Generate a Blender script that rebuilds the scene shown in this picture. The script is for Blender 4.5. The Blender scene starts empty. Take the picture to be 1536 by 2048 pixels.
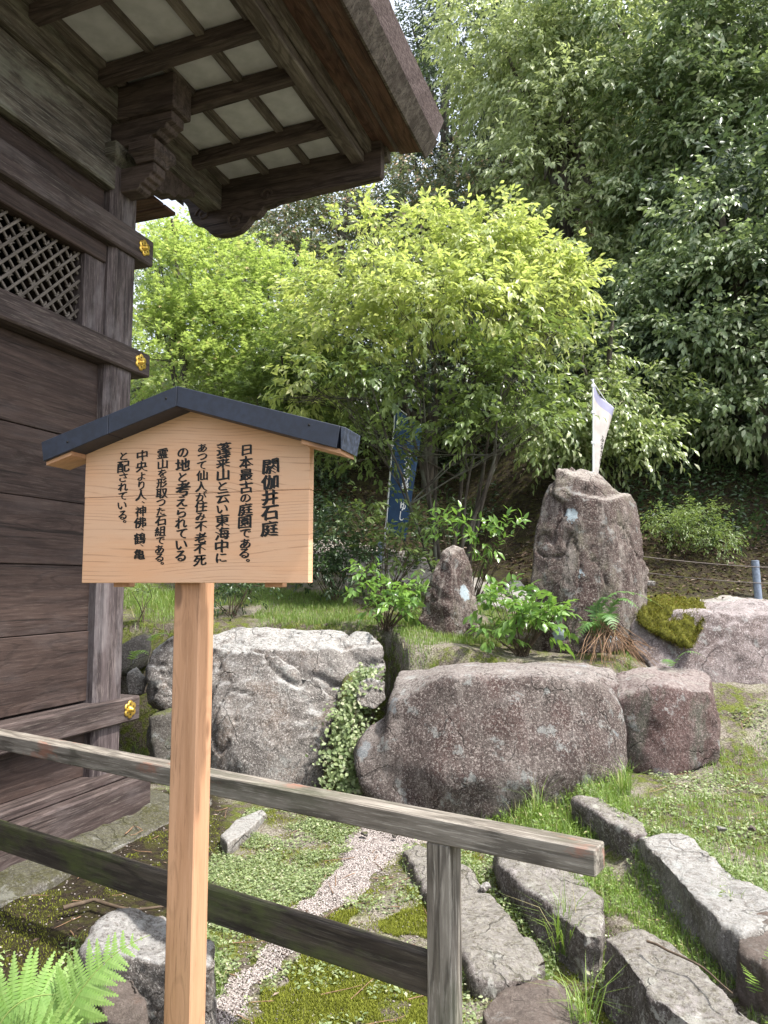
import bpy, bmesh, math, random
import numpy as np
from mathutils import Vector, Matrix

SC = bpy.context.scene
COL = SC.collection
random.seed(7)
RNG = np.random.default_rng(11)

# ------------------------------------------------------------------ camera, sky, sun, exposure
F, PITCH, EYE = 1500.0, math.radians(5.37), 1.6
cam_d = bpy.data.cameras.new('camera')
cam = bpy.data.objects.new('camera', cam_d)
COL.objects.link(cam)
cam.location = (0, 0, EYE)
cam.rotation_euler = (math.pi / 2 + PITCH, 0, 0)
cam_d.sensor_fit = 'VERTICAL'
cam_d.sensor_height = 36.0
cam_d.lens = F / 2048 * 36.0
cam_d.clip_start = 0.05
cam_d.clip_end = 600
SC.camera = cam

SUN_EL, SUN_AZ = math.radians(62), math.radians(112)      # azimuth measured from the view axis towards the right
world = bpy.data.worlds.new('World')
SC.world = world
world.use_nodes = True
wn = world.node_tree
wn.nodes.clear()
sky = wn.nodes.new('ShaderNodeTexSky')
sky.sky_type = 'NISHITA'
sky.sun_disc = False
sky.sun_elevation = SUN_EL
sky.sun_rotation = SUN_AZ
sky.air_density = 1.0
sky.dust_density = 2.5
bg = wn.nodes.new('ShaderNodeBackground')
bg.inputs[1].default_value = 0.15
wo = wn.nodes.new('ShaderNodeOutputWorld')
hs = wn.nodes.new('ShaderNodeHueSaturation')       # thin bright overcast: paler than a clear sky
hs.inputs['Saturation'].default_value = 0.4
hs.inputs['Value'].default_value = 1.12
wn.links.new(sky.outputs[0], hs.inputs['Color'])
wn.links.new(hs.outputs[0], bg.inputs[0])
wn.links.new(bg.outputs[0], wo.inputs[0])
sun_d = bpy.data.lights.new('sun', 'SUN')
sun_d.energy = 2.9
sun_d.angle = math.radians(2.0)
sun_d.color = (1.0, 0.95, 0.87)
sun = bpy.data.objects.new('sun', sun_d)
COL.objects.link(sun)
to_sun = Vector((math.sin(SUN_AZ) * math.cos(SUN_EL), math.cos(SUN_AZ) * math.cos(SUN_EL), math.sin(SUN_EL)))
sun.rotation_euler = to_sun.to_track_quat('Z', 'Y').to_euler()
sun.location = (6, 4, 14)
SC.view_settings.view_transform = 'Standard'
SC.view_settings.look = 'None'
SC.view_settings.exposure = 1.55
SC.view_settings.gamma = 1.0
SC.view_settings.use_curve_mapping = False
SC.render.engine = 'CYCLES'
SC.cycles.max_bounces = 7
SC.cycles.diffuse_bounces = 4
SC.cycles.glossy_bounces = 3
SC.cycles.transmission_bounces = 4
SC.cycles.use_denoising = True

# ------------------------------------------------------------------ surveying helpers (photo pixel + distance -> place in the garden)
def ray(px, py):
    u, v = (px - 768) / F, (1024 - py) / F
    return (u, math.cos(PITCH) - v * math.sin(PITCH), v * math.cos(PITCH) + math.sin(PITCH))
def at(px, py, d):
    r = ray(px, py); k = d / r[1]
    return Vector((r[0] * k, d, EYE + r[2] * k))
def gr(px, py, z=0.0):
    r = ray(px, py); k = (z - EYE) / r[2]
    return Vector((r[0] * k, r[1] * k, z))

# ------------------------------------------------------------------ numpy noise
def _hash(ix, iy, iz, seed):
    n = (ix.astype(np.int64) * 73856093) ^ (iy.astype(np.int64) * 19349663) ^ (iz.astype(np.int64) * 83492791) ^ (seed * 2654435761)
    n = (n ^ (n >> 13)) * 1274126177
    n = n & 0x7fffffff
    n = (n ^ (n >> 16)) * 668265263
    return ((n & 0xffffff) / float(0xffffff)) * 2 - 1
def noise3(p, seed=0):
    p = np.asarray(p, float)
    i = np.floor(p); f = p - i; f = f * f * f * (f * (f * 6 - 15) + 10)
    i = i.astype(np.int64)
    r = 0
    for dx in (0, 1):
        wx = f[:, 0] if dx else 1 - f[:, 0]
        for dy in (0, 1):
            wy = f[:, 1] if dy else 1 - f[:, 1]
            for dz in (0, 1):
                wz = f[:, 2] if dz else 1 - f[:, 2]
                r = r + wx * wy * wz * _hash(i[:, 0] + dx, i[:, 1] + dy, i[:, 2] + dz, seed)
    return r
def fbm(p, octv=4, seed=0, gain=0.5):
    r, a, s = 0, 1.0, 1.0
    for o in range(octv):
        r = r + a * noise3(np.asarray(p) * s + 13.7 * o, seed + o); a *= gain; s *= 2.03
    return r
def sstep(x):
    x = np.clip(x, 0, 1); return x * x * (3 - 2 * x)

# ------------------------------------------------------------------ materials
def newmat(name):
    m = bpy.data.materials.new(name); m.use_nodes = True
    nt = m.node_tree; nt.nodes.clear()
    return m, nt
class NT:
    def __init__(s, nt): s.nt = nt
    def n(s, t, **kw):
        o = s.nt.nodes.new(t)
        for k, v in kw.items(): setattr(o, k, v)
        return o
    def l(s, a, b): s.nt.links.new(a, b)
    def val(s, sock, v):
        if isinstance(v, bpy.types.NodeSocket): s.l(v, sock)
        else: sock.default_value = v
    def math(s, op, a, b=0.0, c=0.0, clamp=False):
        o = s.n('ShaderNodeMath', operation=op, use_clamp=clamp)
        s.val(o.inputs[0], a); s.val(o.inputs[1], b); s.val(o.inputs[2], c)
        return o.outputs[0]
    def mix(s, f, a, b, mode='MIX'):
        o = s.n('ShaderNodeMix', data_type='RGBA', blend_type=mode)
        s.val(o.inputs[0], f)
        s.val(o.inputs[6], a if isinstance(a, bpy.types.NodeSocket) else (*a, 1))
        s.val(o.inputs[7], b if isinstance(b, bpy.types.NodeSocket) else (*b, 1))
        return o.outputs[2]
    def noise(s, vec, scale, detail=4, rough=0.55, dist=0.0):
        o = s.n('ShaderNodeTexNoise')
        if vec is not None: s.l(vec, o.inputs['Vector'])
        o.inputs['Scale'].default_value = scale; o.inputs['Detail'].default_value = detail
        o.inputs['Roughness'].default_value = rough; o.inputs['Distortion'].default_value = dist
        return o.outputs[0]
    def vor(s, vec, scale, feat='F1', rnd=1.0):
        o = s.n('ShaderNodeTexVoronoi', feature=feat)
        if vec is not None: s.l(vec, o.inputs['Vector'])
        o.inputs['Scale'].default_value = scale; o.inputs['Randomness'].default_value = rnd
        return o
    def ramp(s, f, a, b):          # smooth threshold
        o = s.n('ShaderNodeMapRange', interpolation_type='SMOOTHSTEP')
        s.val(o.inputs[0], f); o.inputs[1].default_value = a; o.inputs[2].default_value = b
        return o.outputs[0]
    def mapping(s, vec, scale=(1, 1, 1), loc=None):
        o = s.n('ShaderNodeMapping'); s.l(vec, o.inputs[0]); o.inputs['Scale'].default_value = scale
        if loc is not None: s.val(o.inputs['Location'], loc)
        return o.outputs[0]
    def bump(s, h, strength=0.4, dist=0.01, prev=None):
        o = s.n('ShaderNodeBump'); s.l(h, o.inputs['Height'])
        o.inputs['Strength'].default_value = strength; o.inputs['Distance'].default_value = dist
        if prev is not None: s.l(prev, o.inputs['Normal'])
        return o.outputs[0]
    def out(s, col, rough=0.7, normal=None, metal=0.0, spec=0.5, sub=None):
        b = s.n('ShaderNodeBsdfPrincipled')
        s.val(b.inputs['Base Color'], col if isinstance(col, bpy.types.NodeSocket) else (*col, 1))
        s.val(b.inputs['Roughness'], rough); b.inputs['Metallic'].default_value = metal
        b.inputs['Specular IOR Level'].default_value = spec
        if normal is not None: s.l(normal, b.inputs['Normal'])
        o = s.n('ShaderNodeOutputMaterial'); s.l(b.outputs[0], o.inputs[0])
        return b

def wood(name, dark, light, streak, streak_amt=0.4, stain=None, stain_amt=0.0, freq=1.0, rough=0.75, lines=0.5, knots=0.6, paint=None, bumpd=0.004, kn=((1.1, 5.5, 5.5), 0.16), crack=0.7):
    m, nt = newmat(name); t = NT(nt)
    oi = t.n('ShaderNodeObjectInfo')
    tc = t.n('ShaderNodeTexCoord').outputs['Object']
    rv = t.n('ShaderNodeCombineXYZ')
    r13 = t.math('MULTIPLY', oi.outputs['Random'], 37.0)
    t.l(r13, rv.inputs[0]); t.l(r13, rv.inputs[1]); t.l(t.math('MULTIPLY', oi.outputs['Random'], 91.0), rv.inputs[2])
    va = t.n('ShaderNodeVectorMath', operation='ADD'); t.l(tc, va.inputs[0]); t.l(rv.outputs[0], va.inputs[1])
    v = va.outputs[0]
    kv = t.vor(t.mapping(v, kn[0]), 1.0)                # sparse knots
    kd = kv.outputs['Distance']
    knot = t.math('MULTIPLY', t.ramp(kd, kn[1], kn[1] * 0.6), knots)
    swirl = t.math('MULTIPLY', t.ramp(kd, 0.5, 0.0), 0.55)
    big = t.noise(t.mapping(v, (0.7, 5.0, 5.0)), 1.0 * freq, 3)
    ph = t.math('ADD', t.math('MULTIPLY', big, 16.0), t.math('MULTIPLY', swirl, 9.0))
    gl = t.ramp(t.math('SINE', t.math('MULTIPLY', ph, 3.1)), 0.15, 1.0)
    fine = t.noise(t.mapping(v, (6.5, 120, 120)), 1.0 * freq, 5, 0.75)
    mid = t.noise(t.mapping(v, (1.3, 22, 22)), 1.0 * freq, 4, 0.6)
    col = t.mix(t.ramp(mid, 0.3, 0.7), dark, light)
    col = t.mix(t.math('MULTIPLY', gl, lines), col, tuple(c * 0.45 for c in dark))
    col = t.mix(t.math('MULTIPLY', t.ramp(fine, 0.5, 0.68), streak_amt), col, streak)
    col = t.mix(t.math('MULTIPLY', t.ramp(fine, 0.46, 0.3), 0.55), col, tuple(c * 0.4 for c in dark))
    col = t.mix(t.math('MULTIPLY', knot, 0.85), col, tuple(c * 0.35 for c in dark))
    crk = t.noise(t.mapping(v, (1.1, 48, 48)), 1.0, 3, 0.5)
    col = t.mix(t.math('MULTIPLY', t.ramp(crk, 0.62, 0.68), crack), col, tuple(c * 0.22 for c in dark))
    if stain is not None:
        sn = t.noise(t.mapping(v, (1.0, 2.6, 2.6)), 2.2, 6, 0.65)
        col = t.mix(t.math('MULTIPLY', t.ramp(sn, 0.47, 0.66), stain_amt), col, stain)
    if paint is not None:
        sn = t.noise(t.mapping(v, (1.0, 2.0, 2.0)), 1.7, 6, 0.7)
        col = t.mix(t.math('MULTIPLY', t.ramp(sn, 0.56, 0.64), 0.6), col, paint)
    hgt = t.math('ADD', t.math('MULTIPLY', fine, 0.6), t.math('SUBTRACT', t.math('MULTIPLY', mid, 0.5), t.math('ADD', t.math('MULTIPLY', gl, 0.25), t.math('MULTIPLY', knot, 0.5))))
    t.out(col, rough, t.bump(hgt, 0.7, bumpd), spec=0.3)
    return m

M = {}
M['old'] = wood('old_brown_wood', (0.024, 0.014, 0.012), (0.054, 0.034, 0.028), (0.11, 0.082, 0.07), 0.4, (0.068, 0.052, 0.05), 0.35, lines=0.35)
M['beam'] = wood('weathered_beam_wood', (0.03, 0.02, 0.019), (0.075, 0.054, 0.05), (0.2, 0.17, 0.15), 0.45, (0.12, 0.1, 0.1), 0.35, lines=0.4)
M['lichenwood'] = wood('lichened_wood', (0.045, 0.036, 0.03), (0.115, 0.098, 0.08), (0.28, 0.27, 0.235), 0.55, (0.2, 0.2, 0.165), 0.6)
M['pillar'] = wood('pillar_wood', (0.036, 0.026, 0.027), (0.095, 0.074, 0.075), (0.3, 0.25, 0.23), 0.5, (0.19, 0.17, 0.175), 0.5, lines=0.3)
M['dark'] = wood('sooty_wood', (0.036, 0.025, 0.022), (0.085, 0.062, 0.056), (0.19, 0.155, 0.14), 0.35, (0.14, 0.1, 0.085), 0.25)
M['edgewood'] = wood('pale_eave_wood', (0.07, 0.055, 0.047), (0.16, 0.135, 0.118), (0.28, 0.26, 0.23), 0.4, (0.05, 0.036, 0.032), 0.6)
M['soffit'] = wood('soffit_wood', (0.05, 0.024, 0.017), (0.115, 0.06, 0.042), (0.22, 0.13, 0.095), 0.35, (0.2, 0.15, 0.12), 0.2)
M['lattice'] = wood('lattice_wood', (0.08, 0.066, 0.056), (0.17, 0.145, 0.125), (0.28, 0.25, 0.22), 0.4, lines=0.2, knots=0)
M['new'] = wood('fresh_cypress', (0.4, 0.215, 0.12), (0.5, 0.285, 0.17), (0.58, 0.35, 0.22), 0.35, lines=0.16, knots=0.9, kn=((3.4, 9.5, 9.5), 0.2), crack=0.0, rough=0.6, bumpd=0.0012)
M['rail'] = wood('grey_rail_wood', (0.1, 0.085, 0.07), (0.25, 0.225, 0.195), (0.45, 0.42, 0.37), 0.6, (0.075, 0.082, 0.05), 0.5, paint=(0.3, 0.13, 0.085), lines=0.6, knots=0.8, bumpd=0.003)
M['lowrail'] = wood('mossy_rail_wood', (0.025, 0.02, 0.017), (0.075, 0.062, 0.048), (0.15, 0.135, 0.11), 0.4, (0.08, 0.1, 0.03), 0.75, lines=0.5, knots=0.3, bumpd=0.004)

def board_mat():
    m, nt = newmat('sign_board_wood'); t = NT(nt)
    tc = t.n('ShaderNodeTexCoord').outputs['Object']
    oi = t.n('ShaderNodeObjectInfo')
    v = t.mapping(tc, (1, 1, 1))
    warp = t.noise(t.mapping(v, (0.9, 1, 3.6)), 1.3, 1.5, 0.4)
    sep = t.n('ShaderNodeSeparateXYZ'); t.l(v, sep.inputs[0])
    ph = t.math('ADD', t.math('MULTIPLY', warp, 17.0), t.math('MULTIPLY', sep.outputs[2], 85.0))
    ph = t.math('ADD', ph, t.math('MULTIPLY', oi.outputs['Random'], 20))
    s = t.math('FRACT', ph)
    gl = t.ramp(s, 0.72, 0.97)
    gl = t.math('MULTIPLY', gl, t.ramp(t.noise(t.mapping(v, (4, 1, 60)), 1.0, 3), 0.4, 0.62))
    fine = t.noise(t.mapping(v, (6, 1, 220)), 1.0, 3, 0.6)
    tone = t.noise(t.mapping(v, (1.2, 1, 5)), 2.0, 3)
    col = t.mix(t.ramp(tone, 0.35, 0.68), (0.59, 0.37, 0.24), (0.61, 0.345, 0.2))
    col = t.mix(t.math('MULTIPLY', t.ramp(fine, 0.5, 0.75), 0.35), col, (0.66, 0.44, 0.28))
    col = t.mix(t.math('MULTIPLY', gl, 0.62), col, (0.26, 0.13, 0.06))
    speck = t.noise(t.mapping(v, (160, 1, 420)), 1.0, 2)
    col = t.mix(t.math('MULTIPLY', t.ramp(speck, 0.62, 0.72), 0.25), col, (0.3, 0.16, 0.08))
    t.out(col, 0.55, t.bump(t.math('SUBTRACT', fine, gl), 0.35, 0.001), spec=0.35)
    return m
M['board'] = board_mat()

def simple(name, col, rough=0.6, metal=0.0, var=0.15, scale=30, bumpd=0.001, spec=0.4):
    m, nt = newmat(name); t = NT(nt)
    tc = t.n('ShaderNodeTexCoord').outputs['Object']
    n1 = t.noise(tc, scale, 5); n2 = t.noise(tc, scale * 0.12, 3)
    c = t.mix(t.ramp(n1, 0.3, 0.7), tuple(x * (1 - var) for x in col), tuple(min(1, x * (1 + var)) for x in col))
    c = t.mix(t.math('MULTIPLY', t.ramp(n2, 0.4, 0.7), var), c, tuple(x * 0.6 for x in col))
    t.out(c, rough, t.bump(n1, 0.4, bumpd), metal, spec)
    return m
M['navy'] = simple('navy_sheet_metal', (0.012, 0.017, 0.034), 0.5, 0.0, 0.25, 60, 0.0005, 0.5)
M['navyworn'] = simple('scuffed_navy_metal', (0.035, 0.045, 0.07), 0.5, 0.0, 0.7, 90, 0.0005, 0.5)
M['brass'] = simple('gilt_brass', (0.78, 0.52, 0.11), 0.33, 0.85, 0.25, 40, 0.001)
M['ink'] = simple('black_ink', (0.006, 0.006, 0.006), 0.5, 0, 0.1, 50, 0.0001, 0.3)
M['plaster'] = simple('white_plaster_board', (0.43, 0.425, 0.45), 0.85, 0, 0.14, 6, 0.001)
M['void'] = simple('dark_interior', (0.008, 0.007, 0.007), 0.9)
M['steel'] = simple('galvanised_steel', (0.2, 0.24, 0.31), 0.5, 0.3, 0.2, 40)
M['white'] = simple('white_plastic_pole', (0.75, 0.78, 0.8), 0.4, 0, 0.05, 20)
M['bcloth'] = simple('navy_banner_cloth', (0.014, 0.045, 0.11), 0.8, 0, 0.2, 8)
M['wcloth'] = simple('cream_banner_cloth', (0.36, 0.335, 0.32), 0.8, 0, 0.15, 8)
M['lcloth'] = simple('lavender_banner_cloth', (0.23, 0.23, 0.33), 0.8, 0, 0.1, 8)
M['wprint'] = simple('white_print', (0.75, 0.78, 0.8), 0.7, 0, 0.02)
M['wire'] = simple('rusty_wire', (0.11, 0.09, 0.08), 0.6)
M['twig'] = simple('brown_twigs', (0.085, 0.06, 0.04), 0.85, 0, 0.3, 30)
M['deadfern'] = simple('dead_fern_stems', (0.2, 0.12, 0.07), 0.85, 0, 0.4, 60)
M['pebble'] = None

def bark_edge_mat():
    m, nt = newmat('cypress_bark_thatch'); t = NT(nt)
    tc = t.n('ShaderNodeTexCoord').outputs['Object']
    n1 = t.noise(t.mapping(tc, (60, 25, 200)), 1.0, 4, 0.7); n2 = t.noise(tc, 4, 4)
    vv = t.vor(t.mapping(tc, (60, 60, 110)), 1.0).outputs['Distance']
    c = t.mix(t.ramp(n1, 0.3, 0.7), (0.055, 0.036, 0.036), (0.2, 0.155, 0.15))
    c = t.mix(t.math('MULTIPLY', t.ramp(vv, 0.3, 0.0), 0.7), c, (0.03, 0.02, 0.02))
    c = t.mix(t.math('MULTIPLY', t.ramp(n2, 0.5, 0.7), 0.3), c, (0.25, 0.21, 0.2))
    t.out(c, 0.9, t.bump(n1, 0.9, 0.008), spec=0.2)
    return m
M['bark_edge'] = bark_edge_mat()

def trunk_mat(name, a, b, c2, amt):
    m, nt = newmat(name); t = NT(nt)
    tc = t.n('ShaderNodeTexCoord').outputs['Object']
    n1 = t.noise(t.mapping(tc, (14, 14, 3)), 1.0, 5, 0.7); n2 = t.noise(tc, 3.5, 5)
    c = t.mix(t.ramp(n1, 0.3, 0.7), a, b)
    c = t.mix(t.math('MULTIPLY', t.ramp(n2, 0.45, 0.65), amt), c, c2)
    t.out(c, 0.9, t.bump(n1, 0.8, 0.02), spec=0.2)
    return m
M['trunk'] = trunk_mat('tree_bark', (0.03, 0.024, 0.019), (0.1, 0.085, 0.07), (0.14, 0.15, 0.12), 0.6)

def rock_mat(name, base, base2, light, dark, speck=0.6, stain=None, stain_amt=0.0, streak=0.0, lichen=(0.42, 0.46, 0.45), lichen_amt=0.2, top=None, top_amt=0.6, moss=0.0, mosscol=(0.1, 0.12, 0.012), blotch=0.0, cracks=0.5):
    m, nt = newmat(name); t = NT(nt)
    geo = t.n('ShaderNodeNewGeometry')
    tc = t.n('ShaderNodeTexCoord').outputs['Object']
    v = tc
    big = t.noise(v, 2.2, 5, 0.6, 0.4)
    mid = t.noise(v, 9.0, 6, 0.7, 0.5)
    fine = t.noise(v, 64.0, 5, 0.85)
    fine2 = t.noise(v, 105.0, 3, 0.85)
    grit = t.noise(t.mapping(v, (1, 1, 0.6)), 28.0, 6, 0.85, 0.15)
    col = t.mix(t.ramp(big, 0.36, 0.64), base, base2)
    if streak > 0:
        st = t.noise(t.mapping(v, (6, 6, 0.9)), 1.0, 6, 0.7, 0.3)
        st2 = t.noise(t.mapping(v, (22, 22, 2.2)), 1.0, 4, 0.7)
        col = t.mix(t.math('MULTIPLY', t.ramp(st, 0.5, 0.66), streak), col, light)
        col = t.mix(t.math('MULTIPLY', t.ramp(st2, 0.53, 0.68), streak), col, dark)
    if stain is not None:
        sn = t.noise(t.mapping(v, (1.2, 1.2, 0.55)), 3.4, 6, 0.7, 0.5)
        col = t.mix(t.math('MULTIPLY', t.ramp(sn, 0.5, 0.64), stain_amt), col, stain)
    col = t.mix(t.math('MULTIPLY', t.ramp(mid, 0.52, 0.7), 0.5), col, dark)
    col = t.mix(t.math('MULTIPLY', t.ramp(grit, 0.55, 0.68), speck * 0.4), col, light)
    col = t.mix(t.math('MULTIPLY', t.ramp(grit, 0.47, 0.38), speck * 0.8), col, dark)
    col = t.mix(t.math('MULTIPLY', t.ramp(fine, 0.53, 0.58), speck), col, light)
    col = t.mix(t.math('MULTIPLY', t.ramp(fine2, 0.46, 0.40), speck), col, dark)
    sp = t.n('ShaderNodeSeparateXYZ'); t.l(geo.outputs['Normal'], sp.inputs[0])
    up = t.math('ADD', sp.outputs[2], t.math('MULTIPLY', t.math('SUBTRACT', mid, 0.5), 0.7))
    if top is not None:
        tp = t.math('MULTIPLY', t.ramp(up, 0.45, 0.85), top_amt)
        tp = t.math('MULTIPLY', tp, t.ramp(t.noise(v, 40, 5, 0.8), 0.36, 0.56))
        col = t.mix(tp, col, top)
    ln = t.noise(v, 6.5, 6, 0.72, 0.2)
    col = t.mix(t.math('MULTIPLY', t.ramp(ln, 0.57, 0.63), lichen_amt), col, lichen)
    if blotch > 0:
        bv = t.vor(t.mapping(v, (2.6, 2.6, 2.2)), 1.0)
        bd = t.math('ADD', bv.outputs['Distance'], t.math('MULTIPLY', t.noise(v, 16, 5, 0.75), 0.42))
        col = t.mix(t.math('MULTIPLY', t.ramp(bd, 0.375, 0.345), blotch), col, (0.36, 0.43, 0.47))
    wv = t.n('ShaderNodeTexNoise'); t.l(v, wv.inputs['Vector']); wv.inputs['Scale'].default_value = 3.0; wv.inputs['Detail'].default_value = 5
    wa = t.n('ShaderNodeVectorMath', operation='MULTIPLY_ADD'); t.l(wv.outputs[1], wa.inputs[0]); wa.inputs[1].default_value = (0.55, 0.55, 0.55); t.l(v, wa.inputs[2])
    cr = t.vor(t.mapping(wa.outputs[0], (2.6, 2.6, 1.9)), 1.0, 'DISTANCE_TO_EDGE').outputs['Distance']
    ck = t.math('MULTIPLY', t.ramp(cr, 0.022, 0.004), t.ramp(t.noise(v, 2.3, 2), 0.46, 0.58))
    ck = t.math('MULTIPLY', ck, cracks)
    col = t.mix(t.math('MULTIPLY', ck, 0.85), col, tuple(c * 0.5 for c in dark))
    h = t.math('ADD', t.math('MULTIPLY', fine, 0.5), t.math('ADD', t.math('MULTIPLY', mid, 0.9), t.math('MULTIPLY', grit, 0.9)))
    h = t.math('SUBTRACT', h, t.math('MULTIPLY', ck, 1.2))
    if moss > 0:
        mn = t.noise(v, 4.2, 5, 0.65)
        mm = t.math('MULTIPLY', t.ramp(t.math('ADD', up, t.math('MULTIPLY', mn, 1.2)), 1.28, 1.42), moss)
        mc = t.mix(t.ramp(t.noise(v, 60, 3), 0.35, 0.65), tuple(c * 0.45 for c in mosscol), tuple(c * 1.5 for c in mosscol))
        col = t.mix(mm, col, mc)
    nb = t.bump(h, 0.95, 0.022)
    nb = t.bump(fine2, 0.5, 0.004, nb)
    t.out(col, 0.85, nb, spec=0.25)
    return m
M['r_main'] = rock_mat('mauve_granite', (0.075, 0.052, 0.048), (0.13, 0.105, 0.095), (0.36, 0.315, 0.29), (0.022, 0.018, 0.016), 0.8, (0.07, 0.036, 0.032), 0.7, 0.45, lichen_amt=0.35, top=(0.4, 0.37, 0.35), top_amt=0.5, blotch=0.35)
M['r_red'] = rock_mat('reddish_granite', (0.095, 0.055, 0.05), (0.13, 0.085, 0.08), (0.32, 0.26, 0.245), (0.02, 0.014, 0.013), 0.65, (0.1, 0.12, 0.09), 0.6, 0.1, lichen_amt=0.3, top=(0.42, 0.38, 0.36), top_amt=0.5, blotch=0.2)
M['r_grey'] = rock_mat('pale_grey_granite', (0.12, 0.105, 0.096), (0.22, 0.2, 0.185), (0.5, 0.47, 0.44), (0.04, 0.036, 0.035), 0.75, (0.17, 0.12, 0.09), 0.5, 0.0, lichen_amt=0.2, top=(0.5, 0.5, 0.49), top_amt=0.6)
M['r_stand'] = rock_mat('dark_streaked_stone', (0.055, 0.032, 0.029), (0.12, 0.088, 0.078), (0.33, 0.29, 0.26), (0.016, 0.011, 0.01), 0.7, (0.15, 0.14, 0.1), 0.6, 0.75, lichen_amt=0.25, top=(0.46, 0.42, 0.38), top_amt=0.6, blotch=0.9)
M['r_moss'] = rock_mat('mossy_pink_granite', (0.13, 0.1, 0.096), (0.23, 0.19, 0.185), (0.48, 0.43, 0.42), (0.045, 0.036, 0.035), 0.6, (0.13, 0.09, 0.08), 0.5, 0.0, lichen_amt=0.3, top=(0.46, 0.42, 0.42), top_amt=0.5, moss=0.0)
M['r_kerb'] = rock_mat('kerb_granite', (0.2, 0.185, 0.17), (0.3, 0.28, 0.255), (0.56, 0.54, 0.5), (0.06, 0.05, 0.042), 0.5, (0.15, 0.12, 0.1), 0.5, 0.0, lichen_amt=0.3, top=(0.42, 0.42, 0.41), top_amt=0.6)
M['r_kerbm'] = rock_mat('mottled_kerb_stone', (0.12, 0.1, 0.092), (0.22, 0.195, 0.18), (0.46, 0.43, 0.4), (0.045, 0.036, 0.033), 0.7, (0.13, 0.1, 0.088), 0.6, 0.0, lichen=(0.5, 0.49, 0.46), lichen_amt=0.75, top=(0.46, 0.43, 0.42), top_amt=0.6, moss=0.3, mosscol=(0.07, 0.075, 0.02))
M['r_foot'] = rock_mat('mossy_footing_stone', (0.1, 0.09, 0.07), (0.16, 0.15, 0.13), (0.36, 0.35, 0.33), (0.035, 0.03, 0.022), 0.5, (0.065, 0.062, 0.02), 0.9, 0.0, lichen=(0.42, 0.42, 0.4), lichen_amt=0.6, moss=0.5, mosscol=(0.05, 0.05, 0.014))
M['r_brown'] = rock_mat('brown_stone', (0.12, 0.095, 0.082), (0.17, 0.14, 0.125), (0.26, 0.23, 0.2), (0.05, 0.04, 0.033), 0.35, (0.16, 0.1, 0.075), 0.5, 0.0, lichen_amt=0.15)
M['r_dark'] = rock_mat('mossy_dark_stone', (0.09, 0.08, 0.07), (0.15, 0.135, 0.12), (0.3, 0.28, 0.26), (0.03, 0.025, 0.02), 0.5, (0.09, 0.1, 0.05), 0.6, 0.0, lichen_amt=0.3, moss=0.5)  # stone dark by its own colour, partly mossed

def leaf_mat(name, a, b, c=None, camt=0.15, trans=0.35, rough=0.38, tcol=None, spec=0.5):
    m, nt = newmat(name); t = NT(nt)
    at_ = t.n('ShaderNodeAttribute', attribute_name='rnd')
    f = at_.outputs['Fac']
    col = t.mix(f, a, b)
    if c is not None:
        col = t.mix(t.math('MULTIPLY', t.ramp(t.math('FRACT', t.math('MULTIPLY', f, 7.31)), 1.0 - camt, 1.0 - camt + 0.02), 1.0), col, c)
    p = t.n('ShaderNodeBsdfPrincipled')
    t.l(col, p.inputs['Base Color']); p.inputs['Roughness'].default_value = rough; p.inputs['Specular IOR Level'].default_value = spec
    tr = t.n('ShaderNodeBsdfTranslucent')
    if tcol is None: tcol = tuple(min(1, x * s) for x, s in zip(b, (1.5, 1.6, 0.9)))
    t.l(t.mix(0.6, col, tcol), tr.inputs[0])
    ms = t.n('ShaderNodeMixShader'); ms.inputs[0].default_value = trans
    t.l(p.outputs[0], ms.inputs[1]); t.l(tr.outputs[0], ms.inputs[2])
    o = t.n('ShaderNodeOutputMaterial'); t.l(ms.outputs[0], o.inputs[0])
    return m
M['l_lime'] = leaf_mat('lime_leaves', (0.2, 0.27, 0.09), (0.45, 0.49, 0.19), (0.5, 0.5, 0.24), 0.1, 0.45)
M['l_pale'] = leaf_mat('pale_hanging_leaves', (0.12, 0.17, 0.075), (0.45, 0.5, 0.28), (0.62, 0.66, 0.42), 0.18, 0.35, 0.32, spec=0.6)
M['l_mid'] = leaf_mat('mid_green_leaves', (0.08, 0.13, 0.045), (0.2, 0.26, 0.085), None, 0, 0.4)
M['l_maple'] = leaf_mat('maple_leaves', (0.16, 0.25, 0.08), (0.36, 0.43, 0.15), (0.46, 0.36, 0.2), 0.06, 0.5)
M['l_ever'] = leaf_mat('evergreen_leaves', (0.045, 0.08, 0.036), (0.27, 0.34, 0.17), (0.58, 0.63, 0.44), 0.17, 0.3, 0.3, spec=0.45)  # dark tone paints shaded depths, palest tone paints leaf highlights
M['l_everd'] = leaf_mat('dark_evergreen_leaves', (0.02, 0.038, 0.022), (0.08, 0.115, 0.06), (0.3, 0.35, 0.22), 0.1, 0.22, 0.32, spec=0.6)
M['l_russet'] = leaf_mat('russet_tinged_leaves', (0.09, 0.12, 0.075), (0.22, 0.25, 0.14), (0.42, 0.29, 0.2), 0.2, 0.25, 0.35)
M['l_yell'] = leaf_mat('yellow_green_leaves', (0.06, 0.1, 0.035), (0.28, 0.34, 0.14), (0.55, 0.58, 0.36), 0.16, 0.35, 0.32, spec=0.6)
M['l_shrub'] = leaf_mat('glossy_shrub_leaves', (0.075, 0.16, 0.035), (0.2, 0.33, 0.075), None, 0, 0.35, 0.3, spec=0.6)
M['l_dshrub'] = leaf_mat('dark_shrub_leaves', (0.03, 0.06, 0.028), (0.07, 0.11, 0.045), None, 0, 0.25, 0.35)
M['l_fern'] = leaf_mat('fern_green', (0.15, 0.28, 0.06), (0.3, 0.44, 0.14), None, 0, 0.4, 0.5)
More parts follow.
